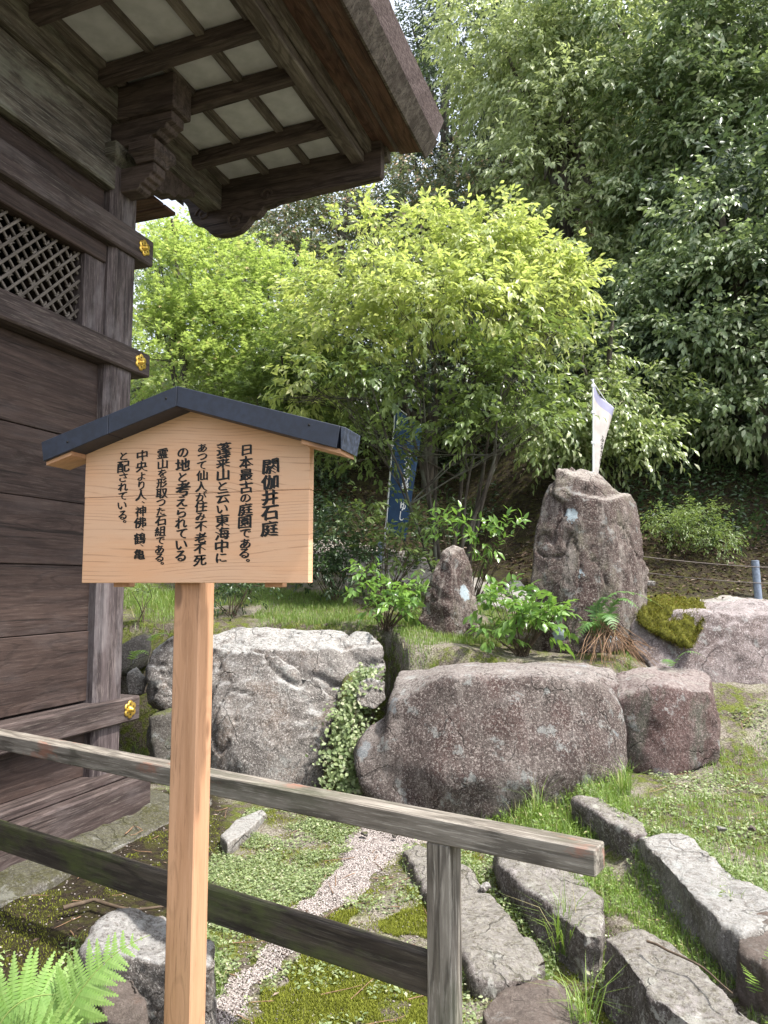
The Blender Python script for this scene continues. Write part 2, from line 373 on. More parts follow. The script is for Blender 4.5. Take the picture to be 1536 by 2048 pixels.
M['l_fernd'] = leaf_mat('deep_fern_green', (0.07, 0.17, 0.05), (0.15, 0.27, 0.09), None, 0, 0.35, 0.5)
M['grass'] = leaf_mat('grass_green', (0.09, 0.16, 0.03), (0.2, 0.29, 0.06), (0.36, 0.33, 0.16), 0.1, 0.35, 0.5)
M['herb'] = leaf_mat('small_herb_green', (0.12, 0.17, 0.07), (0.27, 0.33, 0.15), (0.38, 0.39, 0.25), 0.12, 0.3, 0.5)
M['mossf'] = leaf_mat('moss_green', (0.085, 0.1, 0.014), (0.25, 0.27, 0.045), None, 0, 0.25, 0.8, spec=0.1)
M['mosscush'] = simple('moss_body', (0.075, 0.075, 0.014), 0.95, 0, 0.6, 40, 0.006, 0.1)
M['mossc'] = leaf_mat('cushion_moss_green', (0.06, 0.06, 0.012), (0.2, 0.2, 0.035), (0.16, 0.1, 0.03), 0.15, 0.2, 0.8, spec=0.1)
M['litter'] = leaf_mat('dead_leaves', (0.045, 0.03, 0.02), (0.14, 0.095, 0.07), (0.27, 0.21, 0.17), 0.15, 0.1, 0.7, (0.2, 0.12, 0.06), 0.2)

def pebble_mat():
    m, nt = newmat('white_pebbles'); t = NT(nt)
    f = t.n('ShaderNodeAttribute', attribute_name='rnd').outputs['Fac']
    col = t.mix(f, (0.15, 0.125, 0.115), (0.4, 0.365, 0.345))
    col = t.mix(t.ramp(t.math('FRACT', t.math('MULTIPLY', f, 9.1)), 0.82, 0.86), col, (0.12, 0.095, 0.09))
    t.out(col, 0.7, spec=0.3)
    return m
M['pebble'] = pebble_mat()

# ------------------------------------------------------------------ object helpers
def tag(o, label=None, cat=None, group=None, kind=None):
    if label: o['label'] = label
    if cat: o['category'] = cat
    if group: o['group'] = group
    if kind: o['kind'] = kind
    return o
def empty(name, loc, rz=0.0):
    o = bpy.data.objects.new(name, None); COL.objects.link(o)
    o.location = loc; o.rotation_euler = (0, 0, rz); o.empty_display_size = 0.1
    return o
def link(name, me, mat=None, parent=None, mtx=None):
    o = bpy.data.objects.new(name, me); COL.objects.link(o)
    if mat is not None and len(me.materials) == 0: me.materials.append(mat)
    if parent is not None: o.parent = parent
    if mtx is not None: o.matrix_basis = mtx
    return o
def np_mesh(name, verts, faces, rnd=None, smooth=False):
    verts = np.asarray(verts, np.float32); faces = np.asarray(faces, np.int32)
    me = bpy.data.meshes.new(name)
    nf, k = faces.shape
    me.vertices.add(len(verts)); me.vertices.foreach_set('co', verts.ravel())
    me.loops.add(nf * k); me.loops.foreach_set('vertex_index', faces.ravel())
    me.polygons.add(nf); me.polygons.foreach_set('loop_start', np.arange(0, nf * k, k, dtype=np.int32))
    try: me.polygons.foreach_set('loop_total', np.full(nf, k, np.int32))
    except Exception: pass
    if smooth: me.polygons.foreach_set('use_smooth', np.ones(nf, bool))
    if rnd is not None:
        a = me.attributes.new('rnd', 'FLOAT', 'FACE'); a.data.foreach_set('value', np.asarray(rnd, np.float32))
    me.update(calc_edges=True)
    return me
def bm_mesh(name, bm, smooth=False):
    me = bpy.data.meshes.new(name); bm.normal_update(); bm.to_mesh(me); bm.free()
    if smooth:
        me.polygons.foreach_set('use_smooth', np.ones(len(me.polygons), bool))
    return me
ROT = {'x': Matrix.Identity(4), 'y': Matrix.Rotation(math.pi / 2, 4, 'Z'), 'z': Matrix.Rotation(-math.pi / 2, 4, 'Y')}
def box_bm(dx, dy, dz, bev=0.006, seg=1, cuts=0):
    bm = bmesh.new(); bmesh.ops.create_cube(bm, size=1)
    bmesh.ops.scale(bm, vec=(dx, dy, dz), verts=bm.verts)
    if bev > 0: bmesh.ops.bevel(bm, geom=bm.edges[:], offset=min(bev, dx / 3, dy / 3, dz / 3), segments=seg, profile=0.5, affect='EDGES')
    return bm
def timber(name, lo, hi, axis, parent, mat, bev=0.006, rot=None):
    """a squared timber between two corners given in the parent's frame; its own X runs along the grain"""
    c = [(a + b) / 2 for a, b in zip(lo, hi)]; d = [abs(b - a) for a, b in zip(lo, hi)]
    dd = {'x': (d[0], d[1], d[2]), 'y': (d[1], d[0], d[2]), 'z': (d[2], d[1], d[0])}[axis]
    me = bm_mesh(name, box_bm(*dd, bev=bev))
    mt = Matrix.Translation(c) @ (rot if rot is not None else Matrix.Identity(4)) @ ROT[axis]
    return link(name, me, mat, parent, mt)
def prism(name, pts, axis, a, b, parent, mat, bev=0.0):
    """outline pts (2-D) extruded from a to b along axis in the parent's frame"""
    bm = bmesh.new()
    def P(u, v, w): return {'x': (w, u, v), 'y': (u, w, v), 'z': (u, v, w)}[axis]
    v1 = [bm.verts.new(P(u, v, a)) for u, v in pts]; v2 = [bm.verts.new(P(u, v, b)) for u, v in pts]
    n = len(pts)
    bm.faces.new(v1); bm.faces.new(v2[::-1])
    for i in range(n): bm.faces.new((v1[i], v2[i], v2[(i + 1) % n], v1[(i + 1) % n]))
    bmesh.ops.recalc_face_normals(bm, faces=bm.faces)
    if bev > 0: bmesh.ops.bevel(bm, geom=[e for e in bm.edges], offset=bev, segments=1, affect='EDGES')
    return link(name, bm_mesh(name, bm), mat, parent)
def tube_np(path, radii, sides=6):
    path = np.asarray(path, float); radii = np.asarray(radii, float); n = len(path)
    tan = np.gradient(path, axis=0); tan /= np.linalg.norm(tan, axis=1, keepdims=True) + 1e-9
    ref = np.array([0.3, 0.9, 0.2]) if abs(tan[0][1]) < 0.8 else np.array([1.0, 0, 0])
    u = np.cross(tan, ref); u /= np.linalg.norm(u, axis=1, keepdims=True) + 1e-9
    w = np.cross(tan, u)
    an = np.linspace(0, 2 * math.pi, sides, endpoint=False)
    v = path[:, None, :] + radii[:, None, None] * (np.cos(an)[None, :, None] * u[:, None, :] + np.sin(an)[None, :, None] * w[:, None, :])
    v = v.reshape(-1, 3)
    i = np.arange(n - 1)[:, None] * sides; j = np.arange(sides)[None, :]; j2 = (j + 1) % sides
    f = np.stack([i + j, i + j2, i + sides + j2, i + sides + j], -1).reshape(-1, 4)
    return v, f
def tubes_mesh(name, tubes, smooth=True):
    V, Fc, o = [], [], 0
    for v, f in tubes: V.append(v); Fc.append(f + o); o += len(v)
    return np_mesh(name, np.concatenate(V), np.concatenate(Fc), smooth=smooth)
def wobble(p0, p1, n, amp, rng=RNG, sag=0.0):
    p0, p1 = np.asarray(p0, float), np.asarray(p1, float)
    t = np.linspace(0, 1, n)[:, None]
    off = rng.normal(0, 1, (n, 3)) * amp; off[0] = 0
    off = np.cumsum(off, 0) * 0.6
    p = p0 + (p1 - p0) * t + off * t
    p[:, 2] += -sag * 4 * (t * (1 - t))[:, 0]
    return p

# ------------------------------------------------------------------ terrain
_r2a, _r2b = gr(1150, 1600, .3), gr(1460, 1860, .3)
_r1a, _r1b = gr(1000, 1720, .15), gr(1500, 2060, .15)
def _side(x, y, a, b):         # signed distance to the right of line a->b seen from above (positive = up-slope side)
    dx, dy = b.x - a.x, b.y - a.y; L = math.hypot(dx, dy)
    return (-(x - a.x) * dy + (y - a.y) * dx) / L
def height(x, y):
    x = np.asarray(x, float); y = np.asarray(y, float)
    p = np.stack([x, y, np.zeros_like(x)], -1)
    sh = x.shape; pf = p.reshape(-1, 3)
    nz = (fbm(pf * 1.3, 3, 5) * 0.03 + fbm(pf * 7, 3, 9) * 0.009).reshape(sh)
    s2 = sstep(_side(x, y, _r2a, _r2b) / 0.22 + 0.2) * sstep((x - 0.95) / 0.3)
    s1 = sstep(_side(x, y, _r1a, _r1b) / 0.2 + 0.2) * sstep((x - 0.6) / 0.35)
    front = 0.0 + 0.14 * s1 + 0.14 * s2
    front = front + 0.06 * sstep((-0.9 - x) / 0.6)
    yb = np.interp(x, [-6, -1.1, 0.02, 0.2, 1.6, 2.0, 2.6, 9], [6.75, 6.75, 6.6, 5.8, 5.65, 5.6, 5.0, 4.8])
    wd = np.interp(x, [-6, 1.8, 2.6, 9], [0.45, 0.45, 2.0, 2.4])
    back = np.interp(y, [5.4, 6.4, 7, 8.4, 9, 10, 11.5, 12.5, 16, 25, 60, 120], [1.02, 1.12, 1.19, 1.38, 1.5, 1.84, 2.42, 3.0, 5.4, 9.4, 17, 27])
    back = back + 0.35 * sstep((x - 1.0) / 1.5) * np.clip(y - 8.5, 0, 3)
    back = back - 0.16 * sstep((x - 0.2) / 1.2) * sstep((8.5 - y) / 2)
    ra = sstep((x / np.maximum(y, 1) - 0.06) / 0.12)
    back = back + ra * np.interp(y, [13, 16, 25, 40, 60, 120], [0, 2.2, 10.5, 20, 22, 22])
    k = sstep((y - yb) / wd)
    return front * (1 - k) + back * k + nz * (1 + 2 * sstep((y - 11) / 4))

def inpoly(x, y, poly):
    r = np.zeros(x.shape, bool); n = len(poly)
    for i in range(n):
        x1, y1 = poly[i]; x2, y2 = poly[(i + 1) % n]
        c = ((y1 > y) != (y2 > y)) & (x < (x2 - x1) * (y - y1) / (y2 - y1 + 1e-12) + x1)
        r ^= c
    return r
def P2(*pts, z=0.0): return [tuple(gr(a, b, z)[:2]) for a, b in pts]
POLY_PATH = P2((380, 2110), (410, 2010), (500, 1935), (575, 1860), (615, 1785), (665, 1735), (700, 1690), (735, 1645), (860, 1640), (850, 1680), (790, 1712), (750, 1748), (715, 1790), (645, 1855), (575, 1925), (505, 1985), (455, 2060), (440, 2110))
POLY_MOSS = P2((470, 2100), (520, 1990), (600, 1930), (680, 1850), (760, 1780), (850, 1790), (860, 1900), (870, 2100))
POLY_HERB = P2((380, 1960), (415, 1720), (500, 1620), (640, 1640), (720, 1650), (680, 1720), (620, 1780), (560, 1860), (430, 1990))
POLY_DARK = P2((-900, 2400), (-300, 1650), (200, 1600), (450, 1600), (460, 1650), (400, 1800), (330, 1880), (300, 2300))
POLY_STRIP = P2((1000, 1690), (1180, 1610), (1290, 1690), (1460, 1880), (1520, 2060), (1300, 1960), (1180, 1860), (1080, 1760), z=.15)
_rb = gr(1230, 1590, .3)

def ground_mat():
    m, nt = newmat('garden_ground'); t = NT(nt)
    tc = t.n('ShaderNodeTexCoord').outputs['Object']
    n1 = t.noise(tc, 2.0, 6, 0.6, 0.4); n2 = t.noise(tc, 14, 6, 0.7); n3 = t.noise(tc, 80, 4, 0.75)
    soil = t.mix(t.ramp(n3, 0.35, 0.65), (0.05, 0.038, 0.028), (0.17, 0.145, 0.12))
    mossc = t.mix(t.ramp(n3, 0.35, 0.65), (0.05, 0.062, 0.012), (0.15, 0.175, 0.035))
    col = t.mix(t.ramp(n2, 0.42, 0.58), soil, mossc)
    col = t.mix(t.math('MULTIPLY', t.ramp(n1, 0.46, 0.6), 0.75), col, t.mix(t.ramp(n3, 0.38, 0.62), (0.12, 0.1, 0.08), (0.34, 0.31, 0.27)))
    gm = t.n('ShaderNodeAttribute', attribute_name='dk').outputs['Fac']      # damp dark soil next to the hall; on the bank the dark also paints tree shade
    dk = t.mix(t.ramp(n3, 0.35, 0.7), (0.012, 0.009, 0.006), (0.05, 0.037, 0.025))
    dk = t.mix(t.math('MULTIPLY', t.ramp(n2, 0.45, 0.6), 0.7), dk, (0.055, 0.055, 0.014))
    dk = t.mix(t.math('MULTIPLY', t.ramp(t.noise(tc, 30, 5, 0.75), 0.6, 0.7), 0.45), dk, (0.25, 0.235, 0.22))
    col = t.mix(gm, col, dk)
    t.out(col, 0.95, t.bump(t.math('ADD', n3, n2), 0.9, 0.02), spec=0.15)
    return m
xs = np.concatenate([-np.geomspace(4.0, 90, 30)[::-1], np.arange(-3.96, 5.0, 0.04), np.geomspace(5.04, 90, 30)])
ys = np.concatenate([np.linspace(-40, 1.9, 12), np.arange(2.0, 7.6, 0.035), np.geomspace(7.64, 140, 90)])
X, Y = np.meshgrid(xs, ys); Z = height(X, Y)
gv = np.stack([X, Y, Z], -1).reshape(-1, 3); nx, ny = len(xs), len(ys)
ii = (np.arange(ny - 1)[:, None] * nx + np.arange(nx - 1)[None, :]).reshape(-1)
gf = np.stack([ii, ii + 1, ii + nx + 1, ii + nx], -1)
gme = np_mesh('ground', gv, gf, smooth=True)
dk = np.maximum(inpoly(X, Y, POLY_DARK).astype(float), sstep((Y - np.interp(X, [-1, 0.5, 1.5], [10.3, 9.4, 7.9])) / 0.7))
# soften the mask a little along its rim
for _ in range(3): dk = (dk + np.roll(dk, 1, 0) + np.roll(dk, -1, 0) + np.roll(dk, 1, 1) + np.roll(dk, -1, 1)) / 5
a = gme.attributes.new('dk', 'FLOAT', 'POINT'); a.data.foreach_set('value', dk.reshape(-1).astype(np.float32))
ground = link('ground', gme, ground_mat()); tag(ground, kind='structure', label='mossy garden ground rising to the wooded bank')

# stone path across the terrace behind the standing stones
def patch(name, poly, lift, mat, res=0.08, label=None):
    xsn = [p[0] for p in poly]; ysn = [p[1] for p in poly]
    gx = np.arange(min(xsn), max(xsn), res); gy = np.arange(min(ysn), max(ysn), res)
    A, B = np.meshgrid(gx, gy); C = height(A, B) + lift
    v = np.stack([A, B, C], -1).reshape(-1, 3); n = len(gx)
    i = (np.arange(len(gy) - 1)[:, None] * n + np.arange(n - 1)[None, :]).reshape(-1)
    f = np.stack([i, i + 1, i + n + 1, i + n], -1)
    cen = v[f].mean(1)
    f = f[inpoly(cen[:, 0], cen[:, 1], poly)]
    o = link(name, np_mesh(name, v, f, smooth=True), mat)
    tag(o, kind='structure', label=label)
    return o
M['pathmat'] = simple('worn_path_concrete', (0.24, 0.22, 0.2), 0.9, 0, 0.35, 14, 0.006)
patch('path', [(-4, 9.8), (-0.6, 9.7), (0.3, 9.2), (1.2, 8.2), (2.5, 7.9), (7, 8.0), (7, 8.6), (2.6, 8.5), (1.5, 8.8), (0.6, 10.2), (-0.4, 10.9), (-4, 11.4)], 0.012, M['pathmat'], label='worn grey path across the back terrace')

# ------------------------------------------------------------------ the hall
A = math.radians(19.5)
DX, DY = math.sin(A), math.cos(A)
OX, OY = -1.7161649, 5.3
hall = empty('temple_hall', (OX, OY, 0), -A)       # local x = out from the wall, y = along it, z up
tag(hall, 'dark weathered timber temple hall with deep bark eaves and a lattice window', 'building')
def ST(name, n0, n1, s0, s1, z0, z1, axis, mat, bev=0.008, parent=None): return timber(name, (n0, s0, z0), (n1, s1, z1), axis, parent or hall, M[mat], bev)
S0 = -4.6
# sills
ST('sill', -0.26, 0.13, S0, 0.02, 0.06, 0.30, 'y', 'beam', 0.012)
ST('sill_ledge', -0.2, 0.05, S0, -0.02, 0.302, 0.36, 'y', 'beam')
# wall planks between the beams
zz = [0.36, 0.66]
for z0, z1, off in ((0.362, 0.655, 0), (0.84, 1.285, 0.004), (1.289, 1.706, -0.004), (1.71, 2.106, 0.003), (2.11, 2.526, -0.003), (2.53, 3.06, 0.005)):
    ST('wall_plank', -0.13, -0.085 + off, S0, -0.40, z0, z1, 'y', 'old', 0.004)
# tie beams standing proud of the pillar, with brass ornaments
beams = []
for z0, z1 in ((0.66, 0.825), (3.065, 3.235), (3.89, 4.085)):
    beams.append(ST('tie_beam', -0.2, 0.035, S0, 0.0, z0, z1, 'y', 'beam', 0.012))
# pillars
def pillar(s, z0=0.3, z1=4.5):
    bm = box_bm(4.2 + (z1 - 4.5), 0.27, 0.30, bev=0.035)
    o = link('pillar', bm_mesh('pillar', bm), M['pillar'], hall, Matrix.Translation((-0.15, s, (z0 + z1) / 2)) @ ROT['z'])
    return o
pillar(-0.27); pillar(-3.3)
ST('window_jamb', -0.14, -0.05, -0.60, -0.405, 3.238, 3.886, 'z', 'pillar', 0.004)
ST('window_jamb', -0.14, -0.05, -3.15, -3.05, 3.238, 3.886, 'z', 'pillar', 0.004)
# frieze boards above the upper tie beam
ST('window_head', -0.12, -0.03, -3.1, -0.42, 3.76, 3.888, 'y', 'old', 0.006)
ST('frieze_board', -0.16, -0.07, S0, -0.42, 4.088, 4.285, 'y', 'old', 0.004)
ST('frieze_beam', -0.17, 0.01, S0, -0.40, 4.287, 4.47, 'y', 'lichenwood', 0.01)
ST('frieze_board', -0.17, -0.06, S0, -0.38, 4.472, 4.80, 'y', 'lichenwood', 0.004)
ST('purlin_beam', -0.18, 0.0, S0, 0.955, 4.80, 5.055, 'y', 'lichenwood', 0.012)
# near-black boards standing in for the unlit inside, and the far walls
ST('dark_backing', -0.9, -0.86, S0, -0.3, 0.3, 5.0, 'y', 'void', 0)
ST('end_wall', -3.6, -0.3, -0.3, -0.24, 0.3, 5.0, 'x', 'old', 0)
ST('dark_lid', -0.9, -0.15, S0, -0.3, 4.0, 4.03, 'y', 'void', 0)
# lattice window: straight bars both ways, cusped pieces on every other crossing
def lattice():
    zlo, zhi, slo, shi = 3.238, 3.758, -1.75, -0.602
    sp = 0.098; cz = (zlo + zhi) / 2
    def clip(c, sgn):       # s = c + sgn*(z - cz)
        za, zb = zlo, zhi
        if sgn > 0: za = max(za, cz + (slo - c)); zb = min(zb, cz + (shi - c))
        else: za = max(za, cz - (shi - c)); zb = min(zb, cz - (slo - c))
        return (za, zb) if zb - za > 0.03 else None
    for sgn, n in ((1, -0.088), (-1, -0.104)):
        c = slo - 0.3
        while c < shi + 0.35:
            r = clip(c, sgn)
            if r:
                za, zb = r; L = (zb - za) * math.sqrt(2); zc = (za + zb) / 2; s = c + sgn * (zc - cz)
                bm = box_bm(L, 0.014, 0.017, bev=0.003)
                mt = Matrix.Translation((n, s, zc)) @ Matrix.Rotation(math.pi / 2, 4, 'Z') @ Matrix.Rotation(-sgn * math.pi / 4, 4, 'Y')
                link('lattice_bar', bm_mesh('lattice_bar', bm), M['lattice'], hall, mt)
            c += sp
    # cusps
    pts = []
    for k in range(16):
        an = k / 16 * 2 * math.pi; r = (0.036, 0.018, 0.023, 0.018)[k % 4]
        pts.append((r * math.cos(an), r * math.sin(an)))
    bm = bmesh.new()
    f1 = [bm.verts.new((-0.006, u, v)) for u, v in pts]; f2 = [bm.verts.new((0.006, u, v)) for u, v in pts]
    bm.faces.new(f1[::-1]); bm.faces.new(f2)
    for i in range(16): bm.faces.new((f1[i], f1[(i + 1) % 16], f2[(i + 1) % 16], f2[i]))
    bmesh.ops.recalc_face_normals(bm, faces=bm.faces)
    cm = bm_mesh('lattice_cusp', bm)
    # crossing points: c1 + (z-cz) = c2 - (z-cz)
    for i in range(0, 20):
        for j in range(0, 20):
            c1 = slo - 0.3 + sp * i; c2 = slo - 0.3 + sp * j
            if (i + j) % 2 or i % 2: continue
            zc = cz + (c2 - c1) / 2; s = (c1 + c2) / 2
            if zlo + .01 < zc < zhi - .01 and slo < s < shi - .01:
                link('lattice_cusp', cm, M['lattice'], hall, Matrix.Translation((-0.096, s, zc)))
lattice()
# six-lobed brass ornaments
def brass_mesh():
    bm = bmesh.new(); ring = []
    N = 48
    for k in range(N):
        an = k / N * 2 * math.pi
        r = 0.046 + 0.014 * abs(math.cos(3 * an)) ** 0.7
        ring.append((r * math.cos(an), r * math.sin(an)))
    a0 = [bm.verts.new((0, u, v)) for u, v in ring]; a1 = [bm.verts.new((0.006, u, v)) for u, v in ring]; a2 = [bm.verts.new((0.009, u * .9, v * .9)) for u, v in ring]; a3 = [bm.verts.new((0.005, u * .45, v * .45)) for u, v in ring]
    for r1, r2 in ((a0, a1), (a1, a2), (a2, a3)):
        for i in range(N): bm.faces.new((r1[i], r1[(i + 1) % N], r2[(i + 1) % N], r2[i]))
    bm.faces.new(a3); bmesh.ops.recalc_face_normals(bm, faces=bm.faces)
    return bm_mesh('brass_ornament', bm, True)
def dome_mesh(name, r, h):
    bm = bmesh.new(); rings = []
    for k, (rr, hh) in enumerate(((1.15, 0), (1.1, .25), (.75, .4), (.7, .75), (.4, 1.0))):
        rings.append([bm.verts.new((hh * h, r * rr * math.cos(a * math.pi / 8), r * rr * math.sin(a * math.pi / 8))) for a in range(16)])
    for r1, r2 in zip(rings, rings[1:]):
        for i in range(16): bm.faces.new((r1[i], r1[(i + 1) % 16], r2[(i + 1) % 16], r2[i]))
    bm.faces.new(rings[-1]); bmesh.ops.recalc_face_normals(bm, faces=bm.faces)
    return bm_mesh(name, bm, True)
bme, dme = brass_mesh(), dome_mesh('boss', 0.02, 0.026)
hme = dome_mesh('nail_hole', 0.0045, 0.001)
for (z, s) in ((0.745, -0.115), (3.15, -0.115), (3.99, -0.115)):
    o = link('brass_ornament', bme, M['brass'], hall, Matrix.Translation((0.036, s, z)) @ Matrix.Rotation(math.pi / 6, 4, 'X'))
    link('boss', dme, M['brass'], o, Matrix.Translation((0.005, 0, 0)))
    for k in range(6):
        an = k * math.pi / 3
        link('nail_hole', hme, M['void'], o, Matrix.Translation((0.0075, 0.034 * math.cos(an), 0.034 * math.sin(an))))

# eaves
CZ = lambda n: 5.06 + 0.045 * n
RAFT = (-3.4, -2.85, -2.3, -1.75, -1.2, -0.60, -0.13, 0.49)
for s in RAFT:
    L = 1.22; n0, n1 = -0.02, 1.2
    c = Matrix.Translation(((n0 + n1) / 2, s + 0.045, CZ(0.59) - 0.055)) @ Matrix.Rotation(-math.atan(0.045), 4, 'Y')
    link('rafter', bm_mesh('rafter', box_bm(L, 0.09, 0.115, 0.008)), M['dark'], hall, c)
NL = (0.03, 0.41, 0.79, 1.14)
bounds_s = [S0] + [s for s in RAFT] + [0.99]
for a_, b_ in zip(bounds_s, bounds_s[1:]):
    for nl in NL:       # laths
        timber('lath', (nl - 0.032, a_ + 0.09, CZ(nl) - 0.03), (nl + 0.032, b_ + 0.002, CZ(nl) + 0.012), 'y', hall, M['edgewood'], 0.003)
    for n0, n1 in zip(NL, NL[1:]):
        timber('ceiling_panel', (n0 + .012, a_ + 0.01, CZ((n0 + n1) / 2) + 0.004), (n1 - .012, b_ + 0.03, CZ((n0 + n1) / 2) + 0.016), 'y', hall, M['plaster'], 0.0)
ST('light_stop_board', -0.3, 1.34, S0, 0.96, 5.15, 5.17, 'y', 'dark', 0)  # unseen backing added to stop light leaking between the ceiling panels
ST('eave_beam', 1.2, 1.31, S0, 0.965, 4.985, 5.23, 'y', 'edgewood', 0.008)
ST('eave_beam', 1.312, 1.37, S0, 0.99, 5.06, 5.25, 'y', 'edgewood', 0.008)
# soffit boards between the eave beam and the thatch
def slope_box(name, n0, z0, n1, z1, s0, s1, th, mat, lift=0.0):
    L = math.hypot(n1 - n0, z1 - z0); an = math.atan2(z1 - z0, n1 - n0)
    me = bm_mesh(name, box_bm(s1 - s0, L, th, 0.003))
    mt = Matrix.Translation(((n0 + n1) / 2, (s0 + s1) / 2, (z0 + z1) / 2 + th / 2 + lift)) @ Matrix.Rotation(-an, 4, 'Y') @ Matrix.Rotation(math.pi / 2, 4, 'Z')
    return link(name, me, M[mat], hall, mt)
slope_box('soffit_board', 1.37, 5.15, 1.545, 5.13, S0, 1.15, 0.02, 'soffit')
slope_box('soffit_board', 1.55, 5.112, 1.76, 5.10, S0, 1.17, 0.02, 'soffit')
ST('thatch_batten', 1.535, 1.565, S0, 1.10, 5.095, 5.112, 'y', 'dark', 0.003)
# thatch: layered bark roof, its cut edge facing outwards
def thatch():
    prof = [(1.745, 5.10), (1.80, 5.14), (1.845, 5.24), (1.90, 5.375), (1.86, 5.40), (1.4, 5.60), (0.7, 6.05), (-0.2, 6.8), (-1.6, 8.2), (-1.6, 8.0), (-0.2, 6.55), (0.5, 5.8), (1.2, 5.32), (1.6, 5.20)]
    bm = bmesh.new(); S = np.concatenate([np.arange(S0, 1.0, 0.12), [1.0, 1.06, 1.12, 1.17, 1.21, 1.235]])
    rows = []
    rr = random.Random(3)
    for k, s in enumerate(S):
        flare = max(0, (s - 0.2)) ** 2 * 0.018
        rows.append([bm.verts.new((n + rr.uniform(-.004, .004), s + (0.02 * (n - 1.74) / .15 if s > 1.2 else 0), z + flare * 0.5 + rr.uniform(-.004, .004))) for n, z in prof])
    P = len(prof)
    for a1, a2 in zip(rows, rows[1:]):
        for i in range(P): bm.faces.new((a1[i], a1[(i + 1) % P], a2[(i + 1) % P], a2[i]))
    bm.faces.new(rows[0]); bm.faces.new(rows[-1][::-1])
    bmesh.ops.recalc_face_normals(bm, faces=bm.faces)
    return link('thatch_roof', bm_mesh('thatch_roof', bm), M['bark_edge'], hall)
thatch()
_g = np.random.default_rng(77)
def thatch_fringe():
    n = 5200; s_ = _g.uniform(S0, 1.22, n); w_ = _g.uniform(0, 1, n) ** 1.6
    keep = fbm(np.stack([s_ * 5, w_, s_ * 0], -1), 3, 5) > -0.35
    nn, z_ = 1.885 - 0.25 * w_, 5.385 + 0.105 * w_ + 0.009 * np.maximum(0, s_ - .2) ** 2
    P = np.stack([nn, s_, z_], -1)[keep]; n = len(P)
    a_ = _g.uniform(0, 6.283, n); l_ = _g.uniform(.008, .035, n)
    t_ = P + np.stack([np.cos(a_) * .6, np.sin(a_) * .6, np.ones(n)], -1) * l_[:, None]; sd = np.stack([-np.sin(a_), np.cos(a_), np.zeros(n)], -1) * .004
    V = np.stack([P - sd, P + sd, t_], 1).reshape(-1, 3); f = np.arange(3 * n).reshape(-1, 3)
    me = np_mesh('moss_fringe', V, f, _g.uniform(0, 1, n)); me.materials.append(M['mossf']); o = link('moss_fringe', me, None, hall); o['kind'] = 'stuff'
thatch_fringe()
prism('thatch_edging', [(1.735, 5.085), (1.752, 5.083), (1.85, 5.20), (1.80, 5.165)], 'y', S0, 1.242, hall, M['edgewood'])
# bargeboard with its cloud-scroll foot
bz = [(1.44, 4.84), (1.455, 4.86), (1.455, 5.22), (1.3, 5.235), (0.6, 5.19), (0.0, 5.16), (-0.40, 5.15), (-0.42, 4.97), (-0.36, 4.90), (-0.33, 4.80), (-0.30, 4.74), (-0.235, 4.715), (-0.18, 4.67), (-0.12, 4.615), (-0.03, 4.585), (0.08, 4.58), (0.17, 4.60), (0.235, 4.645), (0.28, 4.70), (0.33, 4.70), (0.37, 4.735), (0.40, 4.77), (0.47, 4.775), (0.52, 4.795), (0.62, 4.80), (0.85, 4.815), (1.15, 4.825)]
bb = prism('bargeboard', bz, 'y', 0.965, 1.045, hall, M['dark'], 0.004)
# scroll ridges carved on the face of the board
def scroll(c, r0, turns, z_s, flip=1, rad=0.012):
    pth = []
    for k in range(26):
        f = k / 25; an = f * turns * 2 * math.pi; r = r0 * (1 - 0.75 * f)
        pth.append((c[0] + flip * r * math.cos(an), z_s, c[1] + r * math.sin(an)))
    v, f = tube_np(pth, np.full(26, rad), 6)
    link('carved_scroll', np_mesh('carved_scroll', v, f, smooth=True), M['dark'], bb)
scroll((0.12, 4.69), 0.085, 1.4, 0.963); scroll((-0.2, 4.80), 0.07, 1.2, 0.963, -1); scroll((0.42, 4.86), 0.06, 1.1, 0.963)
ST('bargeboard_cap', 1.20, 1.47, 1.05, 1.16, 5.05, 5.26, 'x', 'edgewood', 0.004)
# bracket set on the pillar: bearing blocks, arms and carved noses
def cap_block(n0, n1, s0, s1, z0, z1, mat='beam'):
    bm = bmesh.new(); nc, sc_ = (n0 + n1) / 2, (s0 + s1) / 2; zm = z0 + (z1 - z0) * .5
    rings = []
    for z, k in ((z0, .68), (z0 + (zm - z0) * .5, .76), (zm, 1.0), (z1, 1.0)):
        hn, hs = (n1 - n0) / 2 * k, (s1 - s0) / 2 * k
        rings.append([bm.verts.new((nc + a * hn, sc_ + b * hs, z)) for a, b in ((-1, -1), (1, -1), (1, 1), (-1, 1))])
    for r1, r2 in zip(rings, rings[1:]):
        for i in range(4): bm.faces.new((r1[i], r1[(i + 1) % 4], r2[(i + 1) % 4], r2[i]))
    bm.faces.new(rings[0][::-1]); bm.faces.new(rings[-1])
    bmesh.ops.recalc_face_normals(bm, faces=bm.faces)
    bmesh.ops.bevel(bm, geom=bm.edges[:], offset=0.004, segments=1, affect='EDGES')
    return link('bearing_block', bm_mesh('bearing_block', bm), M[mat], hall)
cap_block(-0.3, 0.03, -0.44, -0.10, 4.44, 4.62, 'lichenwood')
def nose(nlen, z0, z1, s0, s1, mat='dark', base=-0.1):
    h = z1 - z0
    p = [(base, z0), (nlen * .45, z0 - 0.005), (nlen * .56, z0 + h * .06), (nlen * .6, z0 + h * .2), (nlen * .70, z0 + h * .22), (nlen * .76, z0 + h * .36), (nlen * .86, z0 + h * .40), (nlen * .9, z0 + h * .56), (nlen, z0 + h * .62), (nlen * 1.0, z1), (base, z1)]
    return prism('carved_bracket_arm', p, 'y', s0, s1, hall, M[mat], 0.004)
